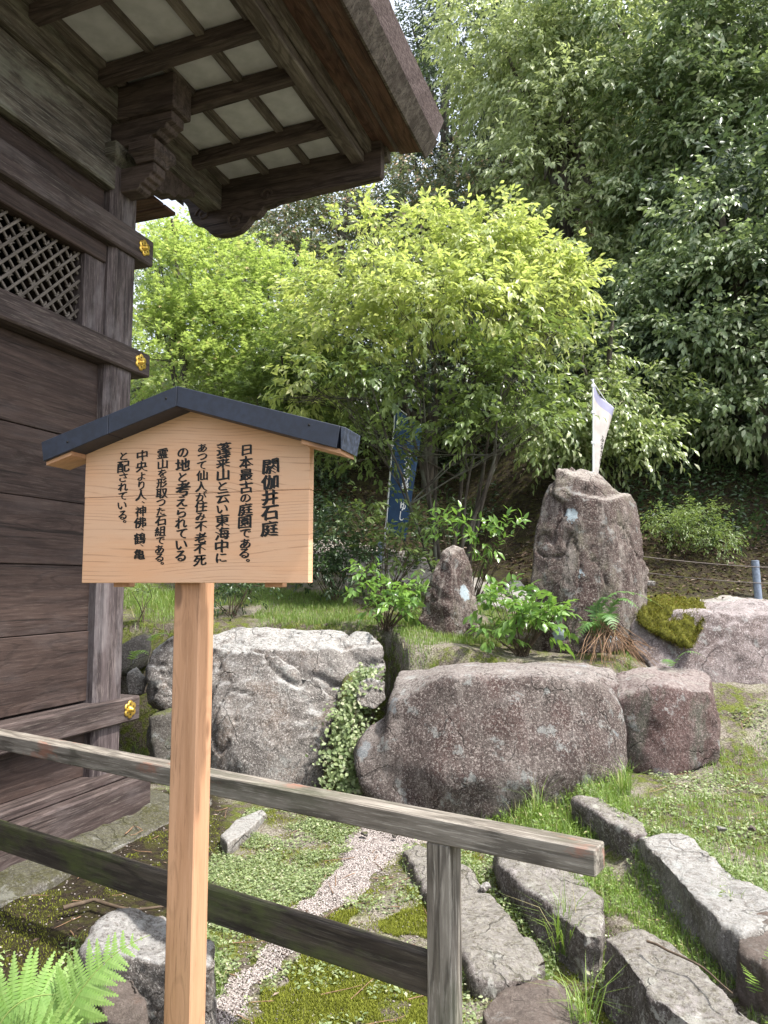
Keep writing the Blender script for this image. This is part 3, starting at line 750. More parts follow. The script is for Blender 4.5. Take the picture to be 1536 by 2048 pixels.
nose(0.27, 4.30, 4.47, -0.34, -0.21)
nose(0.42, 4.62, 4.80, -0.36, -0.22)
cap_block(0.10, 0.32, -0.40, -0.16, 4.472, 4.60, 'dark')
ST('bracket_arm', -0.1, 0.46, -0.40, -0.19, 4.80, 5.05, 'x', 'dark', 0.01)
# arm running along under the purlin beyond the pillar, carved end
prism('carved_bracket_arm', [(-0.2, 4.64), (-0.2, 4.795), (0.62, 4.795), (0.60, 4.74), (0.52, 4.72), (0.47, 4.67), (0.38, 4.66), (0.34, 4.61), (0.24, 4.60), (0.18, 4.56), (0.0, 4.56)], 'x', -0.17, -0.04, hall, M['dark'], 0.004)
# gable underside seen past the pillar
prism('gable_soffit', [(-1.9, 6.6), (-0.3, 5.16), (-0.3, 5.12), (-1.9, 6.5)], 'y', -0.2, 1.1, hall, M['soffit'])
# far-side gable eave closing the view past the pillar
prism('gable_board', [(-0.45, 4.95), (-0.45, 5.15), (-1.9, 6.45), (-1.9, 6.2)], 'y', 0.965, 1.045, hall, M['dark'], 0.004)
for k in range(6):
    s = -0.05 + k * 0.16
    prism('gable_board_strip', [(-0.2, 4.6 + .0), (-0.2, 4.63), (-0.75, 4.63), (-0.75, 4.6)], 'y', s, s + 0.145, hall, M['soffit'], 0.003) if k < 4 else None

# stone footing under the sill, with a kerb beside it
def hull_rock(name, hulls, mat, voxel=0.025, smooth=6, amp=(0.03, 0.012), seed=0, label=None, cat='rock', parent=None, group=None, ridges=0.0, fr=(2.6, 9.0), origin=None):
    bm = bmesh.new()
    for pts in hulls:
        vs = [bm.verts.new(p) for p in pts]
        r = bmesh.ops.convex_hull(bm, input=vs)
        bad = [v for v in vs if v.is_valid and not v.link_faces]
        bmesh.ops.delete(bm, geom=bad, context='VERTS')
    allp = np.array([tuple(p) for h in hulls for p in h])
    org = np.array([allp[:, 0].mean(), allp[:, 1].mean(), allp[:, 2].min()])
    bmesh.ops.translate(bm, vec=-Vector(org), verts=bm.verts)
    bmesh.ops.recalc_face_normals(bm, faces=bm.faces)
    me = bpy.data.meshes.new('tmp'); bm.to_mesh(me); bm.free()
    ob = bpy.data.objects.new('tmp', me); COL.objects.link(ob)
    md = ob.modifiers.new('r', 'REMESH'); md.mode = 'VOXEL'; md.voxel_size = voxel
    sm = ob.modifiers.new('s', 'SMOOTH'); sm.factor = 0.5; sm.iterations = smooth
    dg = bpy.context.evaluated_depsgraph_get()
    m2 = bpy.data.meshes.new_from_object(ob.evaluated_get(dg))
    bpy.data.objects.remove(ob); bpy.data.meshes.remove(me)
    n = len(m2.vertices)
    co = np.empty(n * 3, np.float32); m2.vertices.foreach_get('co', co); co = co.reshape(-1, 3)
    no = np.array([v.normal[:] for v in m2.vertices])
    q = co + org
    d = fbm(q * fr[0], 3, seed) * amp[0] + fbm(q * fr[1], 4, seed + 20, 0.6) * amp[1]
    if ridges > 0:
        w = q + 0.25 * np.stack([fbm(q * 2 + 5, 2, seed + 3), fbm(q * 2 + 9, 2, seed + 4), fbm(q * 2 + 2, 2, seed + 6)], -1)
        r = 1 - np.abs(fbm(w * np.array([2.6, 2.6, 1.7]), 2, seed + 50))
        d = d - ridges * np.clip((r - 0.86) / 0.14, 0, 1) ** 1.5
        st = fbm(w * 1.6 + 4, 1, seed + 70)
        d = d + ridges * 1.0 * (np.floor(st * 5) / 5 - st)
    co = co + no * d[:, None]
    m2.vertices.foreach_set('co', co.ravel().astype(np.float32))
    m2.polygons.foreach_set('use_smooth', np.ones(len(m2.polygons), bool))
    m2.materials.clear(); m2.update()
    o = link(name, m2, mat, parent); o.location = org
    if label: tag(o, label, cat, group)
    return o
def A3(*pts): return [at(*p) for p in pts]
def B(n, s, z): return Vector((OX + DX * s + math.cos(A) * n, OY + DY * s - math.sin(A) * n, z))
ft = hull_rock('stone_footing', [[B(n, s, z) for n in (-0.35, 0.40) for s in (-4.6, 0.35) for z in (-0.15, 0.07)] + [B(-0.1, s, 0.10) for s in (-4.5, 0.2)] + [B(0.24, s, 0.09) for s in (-4.5, 0.25)]], M['r_foot'], 0.03, 2, (0.02, 0.01), 3,
               'long low stone footing under the dark hall sill', 'footing')

# ------------------------------------------------------------------ boulders
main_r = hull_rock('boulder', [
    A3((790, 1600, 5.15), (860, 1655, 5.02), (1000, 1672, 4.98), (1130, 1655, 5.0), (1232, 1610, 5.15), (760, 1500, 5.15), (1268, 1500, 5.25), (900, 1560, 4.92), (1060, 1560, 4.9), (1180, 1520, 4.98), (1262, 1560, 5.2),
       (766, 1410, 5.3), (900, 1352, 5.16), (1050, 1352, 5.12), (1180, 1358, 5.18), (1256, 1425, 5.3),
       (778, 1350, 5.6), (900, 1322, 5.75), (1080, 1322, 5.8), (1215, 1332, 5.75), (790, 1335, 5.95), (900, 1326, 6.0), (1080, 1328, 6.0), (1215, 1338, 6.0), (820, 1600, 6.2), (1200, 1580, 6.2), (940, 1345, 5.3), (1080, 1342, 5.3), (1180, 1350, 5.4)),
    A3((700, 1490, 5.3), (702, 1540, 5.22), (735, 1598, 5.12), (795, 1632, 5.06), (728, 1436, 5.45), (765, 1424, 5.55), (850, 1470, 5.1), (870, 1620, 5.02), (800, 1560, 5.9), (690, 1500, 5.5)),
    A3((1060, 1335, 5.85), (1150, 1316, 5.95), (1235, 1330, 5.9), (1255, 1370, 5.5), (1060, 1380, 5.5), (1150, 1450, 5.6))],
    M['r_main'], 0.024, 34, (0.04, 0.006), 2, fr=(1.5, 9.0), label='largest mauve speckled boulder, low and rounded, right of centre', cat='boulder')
hull_rock('boulder', [
    A3((1225, 1535, 5.5), (1330, 1562, 5.35), (1440, 1535, 5.45), (1235, 1400, 5.5), (1330, 1372, 5.42), (1425, 1378, 5.5), (1450, 1450, 5.55),
       (1225, 1345, 5.9), (1300, 1325, 6.1), (1390, 1330, 6.1), (1425, 1348, 5.95), (1240, 1530, 6.3), (1420, 1530, 6.3))],
    M['r_red'], 0.024, 12, (0.045, 0.009), 9, fr=(1.7, 9.0), label='dark reddish boulder butting the right end of the largest one', cat='boulder')
hull_rock('boulder', [
    A3((418, 1545, 5.85), (500, 1570, 5.7), (590, 1600, 5.68), (650, 1590, 5.8), (440, 1420, 5.9), (500, 1300, 6.12), (560, 1310, 6.1), (690, 1400, 6.0), (700, 1440, 6.1),
       (395, 1300, 6.3), (350, 1330, 6.4), (360, 1500, 6.2), (640, 1500, 5.75), (600, 1600, 6.6), (400, 1560, 6.6)),
    A3((400, 1275, 6.4), (470, 1253, 6.6), (620, 1256, 6.75), (735, 1262, 6.65), (774, 1292, 6.4), (778, 1335, 6.35), (730, 1400, 6.2), (690, 1460, 6.1), (640, 1560, 5.95),
       (430, 1295, 6.2), (600, 1300, 6.25), (720, 1310, 6.35), (450, 1500, 6.2), (360, 1320, 6.6), (400, 1560, 6.9), (700, 1500, 6.9))],
    M['r_grey'], 0.022, 3, (0.025, 0.008), 14, fr=(1.8, 9), label='pale grey fractured boulder behind the notice board post', cat='boulder', ridges=0.04)
hull_rock('rock', [A3((292, 1330, 6.2), (300, 1300, 6.25), (345, 1268, 6.3), (380, 1280, 6.3), (395, 1400, 6.2), (300, 1400, 6.15), (330, 1420, 6.1), (320, 1290, 6.7), (390, 1420, 6.7), (300, 1420, 6.6))],
          M['r_grey'], 0.022, 3, (0.025, 0.012), 21, 'smaller pale rock between the hall pillar and the grey boulder', 'rock', ridges=0.03)
hull_rock('rock', [A3((292, 1470, 5.95), (300, 1430, 6.0), (345, 1415, 6.05), (400, 1440, 6.0), (400, 1520, 5.9), (310, 1530, 5.85), (330, 1420, 6.4), (400, 1520, 6.4), (300, 1520, 6.4))],
          M['r_dark'], 0.022, 3, (0.02, 0.01), 23, 'mossy rock low down beside the grey boulder, right of the pillar foot', 'rock')
hull_rock('rock', [A3((235, 1290, 6.7), (290, 1262, 6.8), (306, 1265, 6.8), (290, 1335, 6.6), (240, 1350, 6.6), (300, 1330, 7.2), (240, 1340, 7.2))],
          M['r_dark'], 0.025, 3, (0.02, 0.01), 25, 'dark wedge of rock just right of the pillar, on the bank', 'rock')
hull_rock('rock', [A3((250, 1345, 6.3), (275, 1330, 6.35), (296, 1355, 6.3), (290, 1390, 6.25), (250, 1395, 6.2), (270, 1390, 6.7))],
          M['r_grey'], 0.022, 3, (0.015, 0.008), 27, 'small grey rock wedged low beside the pillar', 'rock')
hull_rock('rock', [A3((708, 1395, 5.65), (712, 1362, 5.7), (740, 1352, 5.75), (772, 1360, 5.75), (776, 1400, 5.7), (750, 1420, 5.62), (716, 1412, 5.62), (745, 1410, 6.0))],
          M['r_grey'], 0.016, 3, (0.015, 0.007), 29, 'small grey stone wedged between the two biggest boulders', 'rock')
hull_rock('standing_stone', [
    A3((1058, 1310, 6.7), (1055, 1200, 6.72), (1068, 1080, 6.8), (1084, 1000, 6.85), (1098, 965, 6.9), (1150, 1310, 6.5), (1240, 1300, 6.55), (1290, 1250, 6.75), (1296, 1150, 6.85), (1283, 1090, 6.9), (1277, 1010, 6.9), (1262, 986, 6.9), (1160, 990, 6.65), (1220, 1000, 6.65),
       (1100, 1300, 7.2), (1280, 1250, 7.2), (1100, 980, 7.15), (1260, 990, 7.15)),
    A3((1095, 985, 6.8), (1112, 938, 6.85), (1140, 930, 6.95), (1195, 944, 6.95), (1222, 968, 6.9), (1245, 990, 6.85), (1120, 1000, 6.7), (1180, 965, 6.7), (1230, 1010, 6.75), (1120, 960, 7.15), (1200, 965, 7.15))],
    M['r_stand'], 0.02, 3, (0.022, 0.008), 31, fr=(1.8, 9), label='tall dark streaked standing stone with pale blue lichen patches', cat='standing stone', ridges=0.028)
hull_rock('standing_stone', [
    A3((822, 1292, 6.85), (850, 1205, 6.9), (868, 1130, 6.95), (882, 1100, 6.98), (905, 1086, 7.0), (928, 1098, 7.0), (945, 1140, 6.98), (957, 1200, 6.95), (960, 1290, 6.9), (890, 1300, 6.7), (900, 1180, 6.75), (905, 1110, 6.85),
       (850, 1290, 7.25), (950, 1290, 7.25), (905, 1100, 7.15), (930, 1120, 7.15))],
    M['r_stand'], 0.018, 4, (0.022, 0.01), 37, 'small conical standing stone between two leafy shrubs', 'standing stone', ridges=0.008)
hull_rock('boulder', [
    A3((1262, 1240, 6.7), (1266, 1300, 6.5), (1310, 1345, 6.35), (1400, 1385, 6.25), (1480, 1405, 6.2), (1580, 1405, 6.2), (1700, 1390, 6.3), (1300, 1215, 6.85), (1360, 1225, 6.6), (1460, 1235, 6.55), (1600, 1235, 6.55), (1720, 1240, 6.6),
       (1290, 1198, 7.3), (1380, 1196, 7.4), (1540, 1196, 7.5), (1700, 1200, 7.4), (1300, 1350, 7.6), (1700, 1350, 7.6))],
    M['r_moss'], 0.026, 4, (0.05, 0.010), 41, fr=(1.4, 8.0), label='pinkish boulder with a cushion of yellow moss at right edge', cat='boulder', ridges=0.025)

# flat and kerb stones
def slab(pts, z, th, mat, label, cat='stone', seed=0, voxel=0.013, amp=(0.022, 0.012), name='kerb_stone', grow=0.0, tilt=0.0, group=None, lowshift=(0, 0)):
    top = [gr(a, b, z) for a, b in pts]
    cx = sum(p.x for p in top) / len(top); cy = sum(p.y for p in top) / len(top)
    low = [Vector((cx + (p.x - cx) * (1 + grow) + lowshift[0], cy + (p.y - cy) * (1 + grow) + lowshift[1], z - th)) for p in top]
    mid = [Vector((cx + (p.x - cx) * 0.9, cy + (p.y - cy) * 0.9, z + 0.012)) for p in top]
    return hull_rock(name, [top + low + mid], mat, voxel, 2, amp, seed, label, cat, group=group)
KG = 'kerb stones edging the garden beds'
slab([(1148, 1600), (1200, 1600), (1290, 1645), (1292, 1668), (1262, 1672), (1210, 1640)], .30, .3, M['r_kerbm'], 'thin pale kerb stone nearest the largest boulder', 'kerb stone', 51, group=KG)
slab([(1272, 1668), (1310, 1658), (1365, 1668), (1440, 1722), (1545, 1800), (1570, 1850), (1480, 1868), (1440, 1850), (1370, 1780)], .31, .32, M['r_kerb'], 'long flat white-topped kerb stone at the right edge', 'kerb stone', 53, group=KG)
slab([(1470, 1838), (1530, 1825), (1620, 1860), (1640, 1930), (1540, 1945), (1475, 1905)], .30, .3, M['r_brown'], 'brown rounded kerb stone at the right edge below the white one', 'kerb stone', 55, group=KG)
slab([(985, 1690), (1060, 1715), (1170, 1745), (1205, 1800), (1205, 1875), (1165, 1870), (1070, 1780), (1000, 1735)], .17, .26, M['r_kerbm'], 'mottled kerb stone behind the free end of the top rail', 'kerb stone', 57, group=KG)
slab([(1207, 1872), (1280, 1858), (1340, 1880), (1440, 1960), (1520, 2045), (1530, 2100), (1420, 2080), (1290, 1985)], .22, .34, M['r_kerbm'], 'big angular kerb stone at the bottom right corner', 'kerb stone', 59, group=KG, lowshift=(-0.03, -0.02))
slab([(808, 1702), (838, 1692), (930, 1738), (1005, 1832), (1090, 1925), (1062, 1958), (955, 1962), (905, 1850), (850, 1762)], .06, .16, M['r_kerbm'], 'long tapering slab passing behind the railing post', 'kerb stone', 61, group=KG)
slab([(958, 2015), (1010, 1975), (1098, 1960), (1132, 1978), (1195, 2050), (1160, 2110), (960, 2110)], .09, .2, M['r_brown'], 'flat brown stepping slab at the bottom edge right of the post', 'stepping stone', 63, name='stepping_stone')
slab([(162, 1890), (236, 1820), (330, 1830), (428, 1872), (430, 1935), (340, 1930), (250, 1918), (175, 1912)], .24, .3, M['r_grey'], 'white-topped block stone behind the sign post', 'stone', 65, name='block_stone')
slab([(188, 1965), (228, 1940), (275, 1948), (296, 1985), (292, 2060), (200, 2065)], .3, .3, M['r_brown'], 'brown rounded stone beside the big fern', 'stone', 67, name='block_stone', voxel=0.012)

# pale mortar strips and loose stones on the ground
for k, (pts, lab) in enumerate((([(440, 1672), (470, 1640), (525, 1618), (535, 1626), (500, 1662), (455, 1690)], 'pale flat stone strip left of the herb bed'),
                              ([(150, 1672), (185, 1655), (240, 1642), (242, 1650), (200, 1664), (160, 1682)], 'pale streak of stone beside the hall footing'))):
    slab(pts, 0.045 + 0.01 * k, 0.08, M['r_kerb'], lab, 'stone', 71 + k, 0.012, (0.006, 0.004), name='flat_stone')
def small_stone(px, py, z, r, mat, label, seed):
    c = gr(px, py, z); rr = random.Random(seed)
    pts = [c + Vector((rr.uniform(-1, 1) * r, rr.uniform(-1, 1) * r, rr.uniform(-0.4, 0.8) * r)) for _ in range(14)]
    return hull_rock('small_stone', [pts], mat, max(0.006, r / 6), 2, (r * .1, r * .05), seed, label, 'stone', fr=(12, 40))
small_stone(1445, 1662, .31, .035, M['r_kerb'], 'pale flat pebble lying above the white kerb stone', 91)
small_stone(1505, 1660, .32, .03, M['r_brown'], 'tan pebble near the right edge on the grass', 92)
small_stone(972, 1780, .08, .04, M['r_grey'], 'small grey cobble between slab and kerb stone', 93)
small_stone(728, 1668, .03, .03, M['r_dark'], 'black cobble on the pebble path head', 94)
small_stone(790, 1672, .03, .026, M['r_dark'], 'second dark cobble, right one on the path head', 95)
small_stone(1302, 1166, 1.5, .055, M['r_grey'], 'white cobble on the path beside the tall standing stone', 96) if False else None
oo = hull_rock('small_stone', [[at(1302 + a, 1166 + b, 8.2 + c) for a in (-9, 9) for b in (-4, 6) for c in (0, .1)]], M['r_grey'], 0.012, 2, (0.01, 0.004), 96, 'white cobble beside the tall standing stone foot', 'stone')
# flat stones along the terrace path
for k, (px, py, d, w) in enumerate(((1330, 1190, 8.0, 60), (1420, 1186, 8.0, 70), (1480, 1184, 8.1, 50), (1000, 1165, 8.3, 40), (1030, 1140, 8.8, 30))):
    pts = []
    for an in range(8):
        a_ = an / 8 * 6.283
        x0 = (px - 768) / F * d + w / F * d * math.cos(a_) * 0.75; y0 = d + 0.28 * math.sin(a_)
        zt = float(height(np.array([x0]), np.array([y0]))[0])
        pts += [Vector((x0, y0, zt + 0.05)), Vector((x0, y0, zt - 0.1))]
    hull_rock('paving_stone', [pts], M['r_kerb'], 0.022, 3, (0.015, 0.006), 110 + k,
              ['flat paving stone right of the tall standing stone', 'flat paving stone above the moss cushion', 'flat paving stone left of the steel post', 'flat paving stone seen left of the tall standing stone', 'far paving stone just left of the tall standing stone'][k], 'paving stone', group='paving stones along the back path')

# ------------------------------------------------------------------ notice board
TH = math.radians(17)
sx, sy = -0.557, 2.15
sign = empty('notice_board', (sx, sy, 0), -TH)     # local x along the board, y backwards, z up
tag(sign, 'fresh cypress notice board with navy gabled roof and black brush writing', 'notice board')
ex, ey = (math.cos(TH), -math.sin(TH)), (math.sin(TH), math.cos(TH))
def on_board(px, py, y=0.0):     # pixel -> (x, z) on the plane at local depth y
    r = ray(px, py); k = (sx * ey[0] + sy * ey[1] + y) / (r[0] * ey[0] + r[1] * ey[1])
    X_, Y_ = r[0] * k - sx, r[1] * k - sy
    return X_ * ex[0] + Y_ * ex[1], EYE + r[2] * k
xl, zb = on_board(163, 1165); xr, _ = on_board(617, 1167)
_, zb2 = on_board(617, 1167); zb = (zb + zb2) / 2
FY = -0.075
pk_x, pk_z = on_board(353, 813, FY); _, pk_t = on_board(350, 772, FY)
le_x, le_zt = on_board(82, 888, FY); re_x, re_zt = on_board(689, 850, FY)
slope = (pk_t - (le_zt + re_zt) / 2) / ((re_x - le_x) / 2)
fas = (pk_t - pk_z) * 0.98
cx_ = (xl + xr) / 2
seam = on_board(619, 978)[1]
def board_part(z0, z1, top=False):
    # planks of the board; the upper one follows the gable
    if not top:
        me = bm_mesh('board_plank', box_bm(xr - xl, 0.03, z1 - z0, 0.0015)); return link('board_plank', me, M['board'], sign, Matrix.Translation((cx_, 0.015, (z0 + z1) / 2)))
    zt_e = pk_t - fas * 0.5 - slope * (xr - xl) / 2
    pts = [(xl - cx_, z0), (xr - cx_, z0), (xr - cx_, zt_e), (0, pk_t - fas * 0.5), (xl - cx_, zt_e)]
    bm = bmesh.new()
    v1 = [bm.verts.new((x, 0, z)) for x, z in pts]; v2 = [bm.verts.new((x, 0.03, z)) for x, z in pts]
    bm.faces.new(v1); bm.faces.new(v2[::-1])
    for i in range(5): bm.faces.new((v1[i], v2[i], v2[(i + 1) % 5], v1[(i + 1) % 5]))
    bmesh.ops.recalc_face_normals(bm, faces=bm.faces)
    return link('board_plank', bm_mesh('board_plank', bm), M['board'], sign, Matrix.Translation((cx_, 0, 0)))
board_part(zb, seam - 0.0006); board_part(seam + 0.0006, 0, True)
# roof boards (timber core clad in navy sheet) : left side in two sheets, right in one
def roof_piece(x0, x1, side, name='roof_sheet', mat='navy'):
    zt = lambda x: pk_t - slope * abs(x - pk_x)
    y0, y1 = FY, 0.045
    bm = bmesh.new()
    k = fas
    nx_ = slope * k * 0.55 * (1 if side > 0 else -1)
    def sec(x, endcut=0.0):
        return [(x, y0, zt(x)), (x + endcut * (-0.35), y0, zt(x) - k), (x + endcut * (-0.35), y1, zt(x) - k), (x, y1, zt(x))]
    e0 = 0.0; e1 = 0.03 * side
    a_ = [bm.verts.new(p) for p in sec(x0)]
    b_ = [bm.verts.new(p) for p in sec(x1, e1 if (side > 0 and x1 > pk_x + .4) or (side < 0 and x1 < pk_x - .4) else 0)]
    for i in range(4): bm.faces.new((a_[i], a_[(i + 1) % 4], b_[(i + 1) % 4], b_[i]))
    bm.faces.new(a_); bm.faces.new(b_[::-1])
    bmesh.ops.recalc_face_normals(bm, faces=bm.faces)
    bmesh.ops.bevel(bm, geom=bm.edges[:], offset=0.0015, segments=1, affect='EDGES')
    return link(name, bm_mesh(name, bm), M[mat], sign)
sx2 = on_board(216, 850, FY)[0]
roof_piece(pk_x - 0.0005, sx2 + 0.0006, -1); roof_piece(sx2 - 0.0006, le_x, -1); roof_piece(pk_x + 0.0005, re_x - 0.012, 1); roof_piece(re_x - 0.011, re_x + 0.004, 1, 'roof_end_sheet', 'navyworn')
# wooden lining seen under the left eave
for sd, x0, x1 in ((-1, le_x + 0.012, xl - 0.002), (1, xr + 0.002, re_x - 0.014)):
    zt = lambda x: pk_t - slope * abs(x - pk_x) - fas - 0.0015
    pts = [(x0, zt(x0)), (x1, zt(x1)), (x1, zt(x1) - 0.012), (x0, zt(x0) - 0.012)]
    prism('eave_lining', pts, 'y', FY + 0.012, 0.04, sign, M['new'])
# screws on the fascia
for px, py in ((135, 884), (332, 797), (618, 850)):
    a_, b_ = on_board(px, py, FY)
    me = dome_mesh('screw', 0.0032, 0.002); link('screw', me, M['void'], sign, Matrix.Translation((a_, FY - 0.0002, b_)) @ Matrix.Rotation(-math.pi / 2, 4, 'Z'))
# post and battens
pw = 0.084
pxc = on_board(371, 1300, 0.032)[0]
link('post', bm_mesh('post', box_bm(1.75 + 0.25, pw, pw, 0.003)), M['new'], sign, Matrix.Translation((pxc, 0.032 + pw / 2, 0.75)) @ ROT['z'])
for px in (245, 549):
    xb = on_board(px, 1175, 0.04)[0]
    link('batten', bm_mesh('batten', box_bm(0.33, 0.03, 0.055, 0.002)), M['new'], sign, Matrix.Translation((xb, 0.048, zb - 0.012 + 0.165)) @ ROT['z'])

# lettering -----------------------------------------------------
_gc = {}
def glyph(ch, off=0.0):
    if (ch, off) in _gc: return _gc[(ch, off)]
    cu = bpy.data.curves.new('g', 'FONT'); cu.body = ch; cu.size = 1.0; cu.offset = -0.006; cu.resolution_u = 3
    ob = bpy.data.objects.new('g', cu); COL.objects.link(ob)
    dg = bpy.context.evaluated_depsgraph_get()
    me = bpy.data.meshes.new_from_object(ob.evaluated_get(dg))
    v = np.array([x.co[:] for x in me.vertices]) if len(me.vertices) else np.zeros((0, 3))
    me.calc_loop_triangles()
    f = np.array([t.vertices[:] for t in me.loop_triangles]) if len(me.vertices) else np.zeros((0, 3), int)
    bpy.data.objects.remove(ob); bpy.data.meshes.remove(me); bpy.data.curves.remove(cu)
    _gc[(ch, off)] = (v, f)
    return v, f
KANA = set('のであるとにいつてがみえられをたよりされ配'.replace('配', ''))
def brush_column(text, place, ztop, zbot, xc, size, parent, mat, name='lettering', seed=0, bold=0.03, ybase=-0.0008, slant=0.10, y_of=None):
    rr = random.Random(seed)
    wt = [(0.42 if c in '、。' else (0.80 if c in KANA else 1.0)) for c in text]
    H = ztop - zbot; unit = H / sum(wt); size = unit * size
    V, Fc, o = [], [], 0; z = ztop
    for c, w in zip(text, wt):
        v, f = glyph(c)
        if len(v):
            g = v.copy()
            if c in '、。':
                cx0 = (g[:, 0].min() + g[:, 0].max()) / 2; cz0 = (g[:, 1].min() + g[:, 1].max()) / 2
                g[:, 0] -= cx0; g[:, 1] -= cz0
                sc_ = size * 0.75
                cxx = xc + size * 0.22; czz = z - unit * w * 0.3
            else:
                cx0 = (g[:, 0].min() + g[:, 0].max()) / 2; cz0 = (g[:, 1].min() + g[:, 1].max()) / 2
                g[:, 0] -= cx0; g[:, 1] -= cz0
                big = 1.0 if w == 1.0 else 0.86
                sc_ = size * big * rr.uniform(0.95, 1.05)
                cxx = xc + rr.uniform(-.03, .03) * size; czz = z - unit * w / 2
            # handwritten: rising horizontals, wobble, squeeze
            nzv = fbm(np.stack([g[:, 0] * 2.2, g[:, 1] * 2.2, np.full(len(g), seed * 7.1 + ord(c) % 97)], -1), 2, 4)
            nzw = fbm(np.stack([g[:, 0] * 2.2, g[:, 1] * 2.2, np.full(len(g), 50 + seed * 3.1 + ord(c) % 89)], -1), 2, 8)
            gx = g[:, 0] * 1.03 + nzv * 0.032
            gz = g[:, 1] * 0.84 + g[:, 0] * slant + nzw * 0.028
            for q, (dx, dz) in enumerate(((-.5, .22), (-.17, .08), (.17, -.08), (.5, -.22))):
                P = np.stack([cxx + (gx + dx * bold) * sc_, np.full(len(gx), ybase - q * 0.00006), czz + (gz + dz * bold) * sc_], -1)
                V.append(P); Fc.append(f + o); o += len(P)
        z -= unit * w
    V = np.concatenate(V); Fc = np.concatenate(Fc)
    if y_of is not None: V[:, 1] = V[:, 1] + y_of(V[:, 0], V[:, 2])
    return link(name, np_mesh(name, V, Fc), mat, parent)
cols = [('閼伽井石庭', 543, 918, 1073, 1.24, 0.098), ('日本最古の庭園である。', 494, 888, 1128, 1.24, 0.098), ('蓬莱山と云い東海中に', 448, 886, 1126, 1.26, 0.092),
        ('あつて仙人が住み不老不死', 405, 887, 1132, 1.26, 0.092), ('の地と考えられている', 367, 895, 1123, 1.26, 0.09), ('霊山を形取つた石組である。', 325, 897, 1133, 1.26, 0.09),
        ('中央より人、神佛、鶴、亀', 284, 900, 1120, 1.24, 0.088), ('と配されている。', 249, 903, 1050, 1.24, 0.088)]
for k, (tx, px, y0, y1, size, bold) in enumerate(cols):
    xa, za = on_board(px, y0); xb, zb_ = on_board(px - 5, y1)
    brush_column(tx, None, za, zb_, (xa + xb) / 2, size, sign, M['ink'], seed=k, bold=bold)

# ------------------------------------------------------------------ railing
r_l, r_r = Vector((-1.95, 3.8)), at(1190, 1700, 2.16)
dv = Vector((r_r.x - r_l.x, r_r.y - r_l.y)).normalized()
ang = math.atan2(dv.y, dv.x)
rail = empty('wooden_railing', (r_r.x, r_r.y, 0), ang)    # local -x runs back to the hall
tag(rail, 'weathered grey wooden railing, two rails on a squared post', 'railing')
ztop = at(1190, 1700, 2.16).z - 0.0
Lr = 3.9
def rl(name, x0, x1, y0, y1, z0, z1, axis, mat, bev=0.005, rot=None): return timber(name, (x0, y0, z0), (x1, y1, z1), axis, rail, M[mat], bev, rot)
rl('top_rail', -Lr, 0.0, 0.0, 0.088, ztop - 0.075, ztop, 'x', 'rail', 0.004)
pp = -0.505
rl('rail_post', pp - 0.037, pp + 0.047, 0.004, 0.084, -0.3, ztop - 0.0765, 'z', 'rail', 0.004)
rl('rail_post', -Lr + 0.1, -Lr + 0.185, 0.004, 0.084, -0.3, ztop - 0.0765, 'z', 'rail', 0.004)
zl = at(849, 1912, 2.47).z
rl('lower_rail', -Lr + 0.187, pp - 0.039, 0.018, 0.06, zl - 0.125, zl, 'x', 'lowrail', 0.004)

